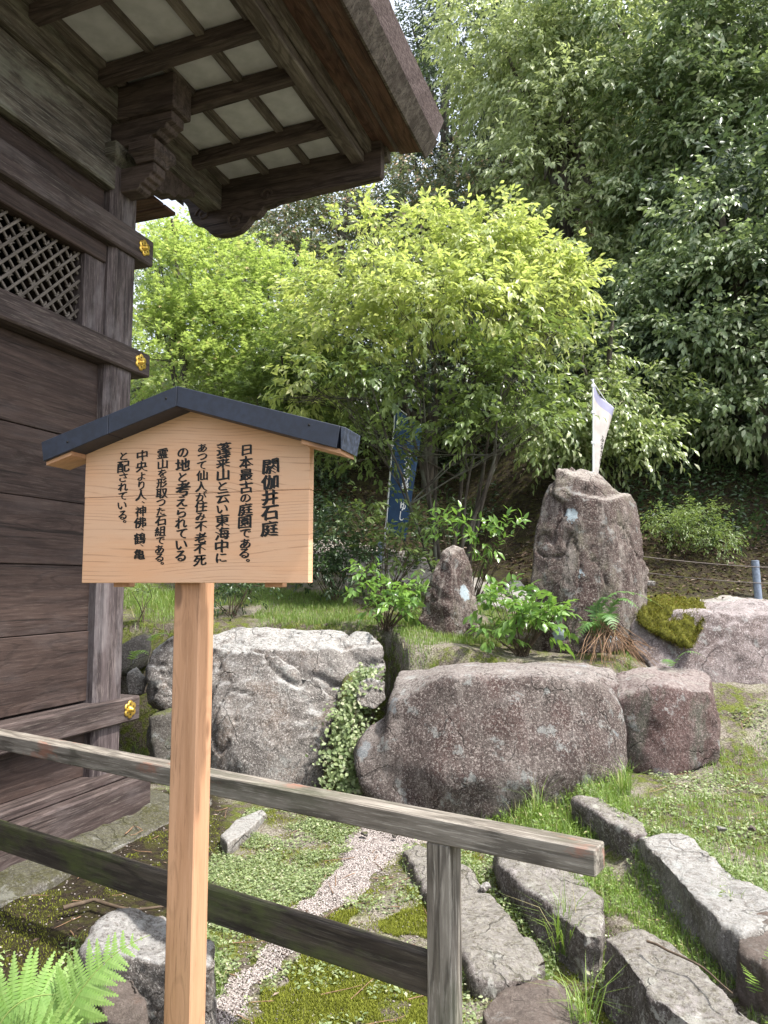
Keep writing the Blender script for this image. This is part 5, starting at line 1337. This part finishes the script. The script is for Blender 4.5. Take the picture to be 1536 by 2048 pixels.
PFRONT = P2((420, 2100), (430, 1700), (560, 1610), (760, 1640), (960, 1650), (1150, 1620), (1000, 1700), (1200, 1900), (1400, 2100))
def keep_out(P): return P[~inpoly(P[:, 0], P[:, 1], POLY_PATH)]
stuff('moss', blades(keep_out(scatter_poly(PFRONT, 42000, g, (6, -0.2))), 0.012, 0.003, g, 0.7), M['mossf'], 'patchy moss around the railing')
stuff('ground_herbs', flat_leaves(keep_out(scatter_poly(PFRONT, 9000, g, (7, 0.05))), 0.02, g, 0.03), M['herb'], 'scattered weeds around the railing')
PFOOT = P2((900, 1625), (1140, 1600), (1250, 1560), (1250, 1690), (1150, 1720), (1040, 1690), (960, 1665), z=.1)
stuff('ground_herbs', flat_leaves(scatter_poly(PFOOT, 5000, g), 0.022, g, 0.08, 0.7), M['grass'], 'leafy weeds at the foot of the largest boulder')
stuff('grass', blades(scatter_poly(PFOOT, 2500, g), 0.12, 0.004, g), M['grass'], 'longer grass at the foot of the largest boulder')
PPIL = P2((255, 1520), (262, 1420), (400, 1430), (430, 1560), (330, 1580), z=.1)
stuff('grass', blades(scatter_poly(PPIL, 2600, g), 0.15, 0.004, g, 0.9), M['grass'], 'grass beside the hall pillar under the pale boulder')
stuff('moss', blades(scatter_poly(POLY_DARK, 26000, g, (5, 0.1)), 0.010, 0.003, g, 0.8), M['mossf'], 'olive moss on the damp soil beside the hall')
# pebble path: every pebble a small faceted stone
def pebbles(P, r, rng):
    n = len(P)
    b = np.array([[1, 0, 0], [0, 1, 0], [-1, 0, 0], [0, -1, 0], [.3, .2, .8], [-.3, -.25, .75], [0, 0, -.6]])
    fc = np.array([[0, 1, 4], [1, 5, 4], [1, 2, 5], [2, 3, 5], [3, 4, 5], [3, 0, 4], [1, 0, 6], [2, 1, 6], [3, 2, 6], [0, 3, 6]])
    an = rng.uniform(0, 6.283, n); R = r * rng.uniform(.55, 1.35, n)
    bb_ = b[None] * np.stack([R, R * rng.uniform(.55, 1, n), R * .7], -1)[:, None, :]
    x = bb_[..., 0] * np.cos(an)[:, None] - bb_[..., 1] * np.sin(an)[:, None]; y = bb_[..., 0] * np.sin(an)[:, None] + bb_[..., 1] * np.cos(an)[:, None]
    V = (np.stack([x, y, bb_[..., 2]], -1) + (P + np.array([0, 0, 0.4]) * R[:, None])[:, None, :]).reshape(-1, 3)
    Fc = (fc[None] + (np.arange(n) * 7)[:, None, None]).reshape(-1, 3)
    return V, Fc, np.repeat(rng.uniform(0, 1, n), 10)
Pp = scatter_poly(POLY_PATH, 24000, g); nzp = fbm(Pp * 7, 2, 3)
Ps = scatter_poly(POLY_PATH, 3200, g) + g.normal(0, .06, (3200, 3)) * [1, 1, 0] if len(scatter_poly(POLY_PATH, 3200, g)) == 3200 else Pp[:3200] + g.normal(0, .06, (len(Pp[:3200]), 3)) * [1, 1, 0]
Ps[:, 2] = hz(Ps[:, 0], Ps[:, 1]); Pp = np.concatenate([Pp, Ps])
stuff('pebble_path', pebbles(Pp, 0.0055, g), M['pebble'], 'narrow path of white pebbles running under the railing')
Pp = np.concatenate([scatter_poly(PFRONT, 1800, g), scatter_poly(PRIGHT, 900, g), scatter_poly(POLY_DARK, 1800, g)])
stuff('loose_grit', pebbles(Pp, 0.006, g), M['pebble'], 'loose grit scattered over the soil')
# leaf litter and sprigs on the bank, sticks
PB = [(-4, 9.8), (6.5, 9.3), (9, 15), (-6, 15)]
P_ = scatter_poly(PB, 15000, g); stuff('leaf_litter', flat_leaves(P_, 0.075, g, 0.03, 0.35, 0.4), M['litter'], 'dead leaves covering the shaded bank')
P_ = scatter_poly([(1.6, 7.5), (5.5, 7.5), (6.5, 9.8), (1.5, 9.8)], 7000, g); stuff('leaf_litter', flat_leaves(P_, 0.06, g, 0.02, 0.35, 0.4), M['litter'], 'dead leaves on the ground behind the mossy boulder')
P_ = scatter_poly(PB, 3600, g, (0.8, -0.2)); stuff('undergrowth', sprays(P_, np.tile([0, 0, 1.0], (len(P_), 1)), 7, 0.3, 0.085, 0.035, 0.4, 4, g)[:3], M['l_dshrub'], 'sparse dark undergrowth on the shaded bank')
P_ = np.concatenate([scatter_poly(PRIGHT, 110, g), scatter_poly(PFRONT, 70, g), scatter_poly(POLY_DARK, 90, g)])
tb = []
for p in P_:
    a_ = g.uniform(0, 6.28); L_ = g.uniform(.04, .2); e = p + np.array([math.cos(a_) * L_, math.sin(a_) * L_, g.uniform(0, .02)]); e[2] = float(hz(e[0], e[1])) + .012
    tb.append(tube_np(wobble(p + [0, 0, .008], e, 5, .006, g), np.linspace(.0028, .0012, 5), 4))
o = link('twigs', tubes_mesh('twigs', tb), M['deadfern']); o['kind'] = 'stuff'; o['label'] = 'dry twigs lying on the soil'
P_ = np.concatenate([scatter_poly(PRIGHT, 500, g), scatter_poly(PFRONT, 200, g), scatter_poly(POLY_DARK, 260, g)])
stuff('leaf_litter', flat_leaves(P_, 0.03, g, 0.012, 0.3, 0.4), M['litter'], 'scattered brown leaf scraps on the near ground')

def edge_line(pts, z, n, spread, rng):
    P = np.array([tuple(gr(a_, b_, z)) for a_, b_ in pts]); t_ = rng.uniform(0, len(P) - 1, n)
    Q = np.stack([np.interp(t_, range(len(P)), P[:, i]) for i in range(3)], -1) + rng.normal(0, spread, (n, 3)) * [1, 1, 0]
    Q[:, 2] = hz(Q[:, 0], Q[:, 1]); return Q
E_ = np.concatenate([edge_line([(808, 1710), (860, 1790), (900, 1880), (955, 1975), (1070, 1965), (1100, 1930), (1010, 1830), (930, 1735)], 0.0, 2200, .025, g),
                     edge_line([(985, 1700), (1010, 1760), (1090, 1830), (1180, 1905), (1250, 2000), (1330, 2060)], 0.03, 2200, .035, g),
                     edge_line([(1150, 1610), (1220, 1670), (1280, 1730), (1380, 1830), (1460, 1890)], 0.16, 1800, .03, g),
                     edge_line([(1290, 1650), (1380, 1670), (1450, 1722), (1560, 1800)], 0.3, 1500, .03, g),
                     edge_line([(150, 1900), (170, 1960), (300, 1990), (430, 1960), (440, 1880)], 0.05, 900, .03, g)])
stuff('ground_herbs', flat_leaves(E_, 0.02, g, 0.06, 0.7), M['herb'], 'weeds hugging the edges of the kerb stones')
stuff('grass', blades(E_[::3], 0.07, 0.003, g, .8), M['grass'], 'grass hugging the edges of the kerb stones')

# leafy shrubs whose leaves can be told apart
def one_leaf(seed, L, W):
    rr = random.Random(seed); n = 6; V = []; Fc = []
    cur = rr.uniform(.15, .5); fold = rr.uniform(.1, .35)
    for k in range(n + 1):
        f = k / n; w = W * math.sin(math.pi * f ** 0.8) * 0.5 if 0 < k < n else 0.0006
        x = L * f; z = -cur * L * f * f * 0.6
        V += [(x, w, z + w * fold), (x, 0, z), (x, -w, z + w * fold)]
    for k in range(n):
        a_ = k * 3; Fc += [(a_, a_ + 1, a_ + 4, a_ + 3), (a_ + 1, a_ + 2, a_ + 5, a_ + 4)]
    return np_mesh('leaf', V, Fc, np.full(len(Fc), rr.uniform(0, 1)), smooth=True)
_lf = {}
def shrub(label, base, blobs, L, W, mat, seed, n_single=160, n_mass=60, nleaf=8, droop=.5, shell=.55, name='shrub', group=None, lean=None):
    rng = np.random.default_rng(seed); base = np.asarray(base, float)
    t = empty(name, base); tag(t, label, 'shrub', group)
    key = (round(L, 3), round(W, 3), mat.name)
    if key not in _lf:
        _lf[key] = [one_leaf(s, L * q, W * q) for s, q in zip(range(6), (1.1, .95, 1.0, .8, .9, .7))]
        for m_ in _lf[key]: m_.materials.append(mat)
    P, O = blob_points(blobs, n_mass, rng, shell * .6, .6, .25)
    if n_mass:
        V, Fc, R, d, tl = sprays(P, O, nleaf, .16, L, W, droop, 5, rng)
        o = stuff('foliage', (V - base, Fc, R), mat, None, t)
    cnt = 0
    P, O = blob_points(blobs, n_single // 7 + 1, rng, shell, .85, .2)
    O[:, 1] -= 0.5; O = unit(O)
    for p, o_ in zip(P, O):
        d = unit((o_ + rng.normal(0, .35, 3) + [0, 0, .35])[None])[0]
        side = unit(np.cross(d, [0, 0, 1.0])[None])[0]; tl = rng.uniform(.09, .17) * L / .09
        st = p - d * tl * .6
        q = wobble(base + rng.normal(0, .03, 3) * [1, 1, 0], st, 5, .02, rng)
        v, f = tube_np(np.vstack([q, p + d * tl * .5]) - base, np.linspace(.006, .002, 6), 5)
        link('stem', np_mesh('stem', v, f, smooth=True), M['twig'], t)
        for k in range(7):
            if cnt >= n_single: break
            f = (k + .5) / 7; lp = st + d * tl * 1.1 * f
            a_ = k * 2.4 + rng.uniform(-.3, .3); up = np.cross(side, d)
            ax = unit((d * (.35 + .5 * f) + (side * math.cos(a_) + up * math.sin(a_)) * .8 + np.array([0, 0, -.15 * droop]))[None])[0]
            nr = unit((d * .6 + np.array([0, 0, 1.0]) + rng.normal(0, .25, 3))[None])[0]
            sd = unit(np.cross(nr, ax)[None])[0]; nr = np.cross(ax, sd)
            mt = Matrix(((ax[0], sd[0], nr[0], lp[0] - base[0]), (ax[1], sd[1], nr[1], lp[1] - base[1]), (ax[2], sd[2], nr[2], lp[2] - base[2]), (0, 0, 0, 1)))
            link('leaf', _lf[key][rng.integers(6)], None, t, mt); cnt += 1
    return t
shrub('bright glossy shrub filling the gap between the two standing stones', gbase(1040, 6.45), [blob(1010, 1215, 6.4, .2, .16), blob(1060, 1250, 6.35, .25, .18), blob(985, 1270, 6.35, .17, .12), blob(1100, 1230, 6.35, .17, .1)], .10, .046, M['l_shrub'], 201, 210, 40)
shrub('leafy green shrub left of the small conical stone', gbase(775, 6.95), [blob(725, 1185, 6.9, .16, .12), blob(780, 1215, 6.85, .24, .14), blob(820, 1190, 6.9, .14, .1), blob(740, 1150, 7.0, .14, .1)], .085, .036, M['l_shrub'], 202, 180, 30)
shrub('tall thin shrub reaching up behind the small conical stone', gbase(930, 7.5), [blob(940, 1080, 7.4, .28, .12), blob(1010, 1055, 7.4, .2, .1), blob(900, 1050, 7.5, .2, .14), blob(985, 1110, 7.35, .2, .12)], .10, .042, M['l_shrub'], 203, 160, 10)
shrub('dull green shrub around the foot of the navy banner', gbase(770, 8.3), [blob(720, 1050, 8.2, .3, .2), blob(790, 1100, 8.2, .35, .2), blob(850, 1060, 8.3, .3, .25), blob(830, 1140, 8.2, .3, .15), blob(760, 1000, 8.3, .25, .15)], .085, .034, M['l_mid'], 204, 150, 70)
shrub('dark bushy shrub just right of the notice board', gbase(665, 8.4), [blob(655, 1080, 8.4, .3, .35), blob(690, 1130, 8.3, .3, .25), blob(640, 1150, 8.2, .25, .2)], .06, .026, M['l_dshrub'], 205, 100, 260)
shrub('rounded clipped azalea under the trees on the right', gbase(1375, 9.4), [blob(1340, 1060, 9.3, .28, .24), blob(1400, 1050, 9.4, .3, .26), blob(1430, 1085, 9.3, .25, .2)], .045, .016, M['l_mid'], 206, 60, 420)
shrub('small dark plant behind the sign post above the pale boulder', gbase(470, 7.6), [blob(460, 1195, 7.5, .25, .14), blob(500, 1180, 7.6, .2, .12)], .06, .02, M['l_dshrub'], 207, 70, 60)
shrub('small leafy seedling to the right of the pillar under the board', gbase(290, 7.2), [blob(285, 1185, 7.2, .14, .06)], .08, .03, M['l_mid'], 208, 24, 0)

# creeping plant between the two biggest boulders
def creeper():
    rng = np.random.default_rng(301)
    pts = A3((650, 1585, 5.5), (700, 1600, 5.4), (740, 1590, 5.35), (650, 1480, 5.75), (700, 1430, 5.75), (735, 1430, 5.7), (690, 1370, 6.0), (720, 1345, 6.1), (640, 1590, 6.2), (760, 1590, 6.0), (700, 1340, 6.5))
    t = hull_rock('soil_gap', [pts], ground.data.materials[0], .03, 3, (.02, .01), 5); t['kind'] = 'structure'; t['label'] = 'earth packed between the boulders'
    b = empty('creeping_plant', tuple(gr(700, 1600, 0))); tag(b, 'leafy creeper climbing the gap between the two biggest boulders', 'creeper')
    n = 2100; tt = rng.uniform(0, 1, n) ** .8
    px = np.interp(tt, [0, .35, .7, 1], [690, 690, 700, 735]) + rng.normal(0, 1, n) * np.interp(tt, [0, .4, 1], [30, 22, 13]); py = np.interp(tt, [0, 1], [1600, 1340]) + rng.normal(0, 8, n)
    dd = np.interp(tt, [0, .5, 1], [5.35, 5.6, 5.85]) + rng.normal(0, .05, n)
    P = np.array([tuple(at(a_, b_, c)) for a_, b_, c in zip(px, py, dd)])
    ax = unit(np.stack([rng.normal(0, .7, n), rng.normal(-.5, .4, n), rng.normal(-.4, .4, n)], -1)); nr = unit(np.stack([rng.normal(0, .4, n), rng.normal(-.7, .3, n), rng.normal(.8, .3, n)], -1))
    Ls = .034 * rng.uniform(.6, 1.3, n); v, f, m = leaf_geo(P, ax, nr, Ls, Ls * .7, 5, .2)
    stuff('foliage', (v - np.array(b.location), f, np.repeat(rng.uniform(0, 1, n), m)), M['herb'], None, b)
    tb = [tube_np(wobble(tuple(at(690 + rng.uniform(-25, 25), 1600, 5.4) - b.location), tuple(at(700 + rng.uniform(-20, 35), 1400, 5.75) - b.location), 8, .02, rng), np.linspace(.004, .0015, 8), 4) for _ in range(8)]
    link('stems', tubes_mesh('stems', tb), M['twig'], b)['kind'] = 'stuff'
creeper()

# ferns
def frond(parent, ctrl, max_len, n_pin, mat, droop=.25, lobes=12, up=(0, 0, 1), rng=None, width=.3):
    """ctrl: rachis control points in the parent's frame; pinnae both sides, each with toothed lobes"""
    rng = rng or np.random.default_rng(1)
    C = np.asarray(ctrl, float); tt = np.linspace(0, 1, 40); k = len(C)
    # Catmull-like interpolation through Bezier of the control polygon
    from math import comb
    path = sum(comb(k - 1, i) * (tt[:, None] ** i) * ((1 - tt[:, None]) ** (k - 1 - i)) * C[i] for i in range(k))
    tan = unit(np.gradient(path, axis=0)); up = np.asarray(up, float)
    V, Fc, R = [], [], []; o = 0
    for j in range(n_pin):
        f = 0.14 + 0.85 * (j + .3) / n_pin; i = min(38, int(f * 39)); fr = f * 39 - i
        p = path[i] * (1 - fr) + path[i + 1] * fr; T = tan[i]
        side = unit(np.cross(T, up)[None])[0]; nr = np.cross(side, T)
        ln = max_len * (math.sin(math.pi * min(1, (f * .93 + .1)) ** .85) ** .75) * (1.0 if f > .25 else .85)
        ln = max(ln, max_len * .04)
        for sg in (-1, 1):
            d = unit((side * sg * .93 + T * .42 + rng.normal(0, .07, 3))[None])[0]; ln2 = ln * rng.uniform(.92, 1.06)
            dn = -up * droop * rng.uniform(.7, 1.3)
            m = max(4, int(lobes * ln / max_len + 2)); q = np.linspace(0, 1, m + 1)
            spine = p + d * (ln2 * q)[:, None] + dn * (ln2 * q * q)[:, None] * .7
            pl = unit((np.cross(nr, d) * sg)[None])[0] * -1 if False else unit(np.cross(d, nr)[None])[0]
            w = ln2 * width * (1 - q ** 1.6) * .5 + .0008
            for a_ in range(m):
                s0, s1 = spine[a_], spine[a_ + 1]; ww = w[a_]; st = (s1 - s0)
                for hs in (-1, 1):
                    tip = s0 + pl * hs * ww + st * .95
                    V += [s0, s1, tip - st * .10 - nr * ww * .12, s0 + pl * hs * ww * .7 + st * .12]
                    Fc += [(o, o + 1, o + 2), (o, o + 2, o + 3)]; o += 4
                    R += [min(1, .25 + .5 * q[a_] + rng.uniform(-.15, .25))] * 2
    fo = link('frond', np_mesh('frond', V, Fc, R), mat, parent)
    v, f_ = tube_np(path, np.linspace(max_len * .022, max_len * .006, 40), 5)
    link('stalk', np_mesh('stalk', v, f_, smooth=True), M['l_stalk'], fo)
    return fo
M['l_stalk'] = simple('fern_stalk', (0.2, 0.26, 0.07), 0.6)
def fern(label, base, fronds, mat, max_len, n_pin, seed, lobes=12, cat='fern', **kw):
    t = empty('fern', base); tag(t, label, cat); rng = np.random.default_rng(seed)
    for fr in fronds:
        up = (0, 0, 1); ml = max_len
        if isinstance(fr, dict): up = fr.get('up', up); ml = fr.get('len', ml); fr = fr['p']
        C = [at(*p) - Vector(base) for p in fr]
        frond(t, C, ml, n_pin, mat, rng=rng, lobes=lobes, up=up, **kw)
    return t
fb = gr(20, 2420, 0.0)
fern('big bright fern in the bottom left corner', tuple(fb), [
    {'p': [(20, 2420, 1.95), (-100, 2000, 1.95), (50, 1950, 1.98), (200, 2010, 2.0)], 'up': (.1, -.75, .65), 'len': .15},
    {'p': [(20, 2420, 1.95), (70, 2150, 1.9), (130, 1930, 1.95), (300, 1870, 2.0)], 'up': (-.2, -.8, .6), 'len': .13},
    {'p': [(20, 2420, 1.95), (-40, 2180, 1.75), (60, 2040, 1.7), (170, 2080, 1.66)], 'up': (0, -.6, .8), 'len': .14},
    {'p': [(20, 2420, 1.95), (-80, 2200, 1.7), (-40, 2060, 1.62), (90, 2110, 1.55)], 'up': (0, -.5, .85), 'len': .13},
    {'p': [(20, 2420, 1.95), (-140, 2050, 2.1), (-100, 1930, 2.15), (20, 1900, 2.25)], 'up': (0, -.8, .6), 'len': .12},
], M['l_fern'], .13, 21, 401, 15, droop=.14, width=.37)
f2 = at(1205, 1300, 6.45)
fern('green fern with a brown skirt of dead stems at the foot of the tall stone', tuple(f2), [
    [(1205, 1300, 6.45), (1170, 1160, 6.4), (1260, 1165, 6.35), (1325, 1215, 6.3)],
    [(1205, 1300, 6.45), (1215, 1180, 6.4), (1245, 1180, 6.3), (1285, 1225, 6.2)],
    [(1205, 1300, 6.45), (1190, 1230, 6.35), (1175, 1225, 6.3), (1150, 1290, 6.25)],
    [(1205, 1300, 6.45), (1205, 1210, 6.35), (1220, 1210, 6.25), (1230, 1270, 6.15)],
    [(1205, 1300, 6.45), (1180, 1200, 6.5), (1195, 1185, 6.5), (1225, 1200, 6.45)]], M['l_fernd'], .11, 20, 402, 9)
rng_ = np.random.default_rng(6); tb = []
for _ in range(70):
    s_ = at(1205 + rng_.uniform(-25, 30), 1255 + rng_.uniform(-25, 15), 6.42); e_ = at(1215 + rng_.uniform(-60, 110), 1325 + rng_.uniform(-20, 12), 6.1 + rng_.uniform(-.15, .2))
    tb.append(tube_np(wobble(tuple(s_), tuple(e_), 7, .018, rng_, -.03), np.linspace(.004, .0018, 7), 4))
o = link('dead_fern_stems', tubes_mesh('dead_fern_stems', tb), M['deadfern']); o['kind'] = 'stuff'; o['label'] = 'dead brown fern stems hanging below the green fern'
f3 = at(1345, 1345, 6.1)
fern('small fern on the rock crest in front of the mossy boulder', tuple(f3), [[(1345, 1345, 6.1), (1350, 1300, 6.05), (1385, 1290, 6.0), (1412, 1318, 5.95)], [(1345, 1345, 6.1), (1340, 1310, 6.05), (1330, 1315, 6.0), (1325, 1330, 5.95)]], M['l_fernd'], .055, 13, 403, 6)
f4 = at(268, 1330, 6.35)
fern('little bright fern sprouting beside the hall pillar', tuple(f4), [[(262, 1330, 6.35), (262, 1300, 6.3), (285, 1290, 6.25), (298, 1312, 6.2)], [(300, 1290, 6.4), (300, 1268, 6.35), (325, 1258, 6.3), (345, 1272, 6.25)]], M['l_fern'], .07, 12, 404, 6)
f5 = gr(1530, 2050, .1)
fern('small yellowish fern at the lower right edge', tuple(f5), [[(1530, 2050, 2.75), (1520, 1980, 2.7), (1505, 1950, 2.68), (1480, 1925, 2.66)], [(1530, 2050, 2.75), (1545, 1960, 2.72), (1545, 1920, 2.7), (1535, 1890, 2.7)]], M['l_fern'], .035, 13, 405, 6)

# tufts of long grass
def tuft(px, py, z, label, n=60, L=.22, seed=1):
    c = gr(px, py, z); rng = np.random.default_rng(seed); t = np.tile(np.array([0, 0, 0.0]), (n, 1)) + rng.normal(0, .018, (n, 3)) * [1, 1, 0]
    v, f, r = blades(t, L, .004, rng, .8); me = np_mesh('grass_tuft', v, f, r); me.materials.append(M['grass'])
    o = link('grass_tuft', me); o.location = c; tag(o, label, 'grass tuft'); return o
tuft(1130, 1905, .03, 'tuft of long thin grass growing between the kerb stones', 90, .26, 3)
tuft(1075, 1650, .12, 'tuft of tall grass leaning on the largest boulder', 60, .26, 4)
tuft(1250, 1590, .3, 'tuft of grass at the right foot of the largest boulder', 80, .2, 5)
tuft(1170, 2060, .05, 'tuft of grass at the bottom edge beside the stepping slab', 60, .2, 6)

# moss cushion on the pinkish boulder
mp = A3((1272, 1245, 6.55), (1285, 1196, 6.95), (1350, 1188, 7.1), (1405, 1198, 7.0), (1420, 1240, 6.5), (1330, 1268, 6.42), (1370, 1285, 6.36), (1295, 1262, 6.48), (1405, 1275, 6.38), (1345, 1292, 6.38), (1385, 1298, 6.34), (1340, 1225, 6.6))
cush = hull_rock('moss_cushion', [mp], M['mosscush'], .018, 4, (.06, .02), 44, fr=(4, 14), label= 'thick cushion of yellow-green moss on the pinkish boulder', cat='moss')
co = np.array([v.co[:] for v in cush.data.vertices]); no = np.array([v.normal[:] for v in cush.data.vertices])
k = np.random.default_rng(9).integers(0, len(co), 17000); rg = np.random.default_rng(10)
v, f, r = blades(np.zeros((len(k), 3)), .015, .005, rg, .7)
v = v.reshape(-1, 5, 3); z = v[..., 2:3]; v = co[k][:, None, :] + rg.normal(0, .008, (len(k), 1, 3)) + no[k][:, None, :] * z + v * [1, 1, 0.2]
stuff('moss_fronds', (v.reshape(-1, 3), f, r), M['mossc'], None, cush)

# fallen leaves and sticks one can pick out
lfm = one_leaf(3, .05, .022); lfm.materials.append(M['litter'])
for k, (px, py, z, lab) in enumerate(((797, 1772, .02, 'orange-brown fallen leaf right of the pebble path'), (1318, 1842, .2, 'pale fallen leaf on the grass between the kerb rows'), (1096, 1922, .05, 'large rusty fallen leaf beside the tapering slab'), (1200, 1700, .19, 'curled brown leaf near the end of the top rail'))):
    o = link('fallen_leaf', lfm); o.location = gr(px, py, z + .015); o.rotation_euler = (.3 * k, .2, k * 1.7); o.scale = (1 + .25 * (k == 2),) * 3; tag(o, lab, 'leaf')
def stick(pts, z, r, label, mat='twig'):
    P = np.array([tuple(gr(a_, b_, z)) for a_, b_ in pts]); b = P[0].copy()
    n = 10; t_ = np.linspace(0, len(P) - 1, n); Q = np.stack([np.interp(t_, range(len(P)), P[:, i]) for i in range(3)], -1) + RNG.normal(0, .003, (n, 3))
    v, f = tube_np(Q - b, np.linspace(r, r * .5, n), 6); o = link('fallen_branch', np_mesh('fallen_branch', v, f, smooth=True), M[mat]); o.location = b; tag(o, label, 'stick')
stick([(645, 1838), (680, 1812), (745, 1803)], .03, .005, 'thin grey stick across the pebble path')
stick([(125, 1815), (190, 1800), (265, 1822), (330, 1812)], .09, .012, 'brown root lying on the damp soil by the block stone')
stick([(250, 1668), (268, 1652), (285, 1660), (262, 1672)], .08, .004, 'forked twig on the damp soil near the hall', 'deadfern')
stick([(1290, 1880), (1400, 1930), (1460, 1985)], .28, .005, 'dry stalk lying over the big angular kerb stone')
stick([(640, 1010), (660, 975), (690, 940)], .0, .004, 'x') if False else None
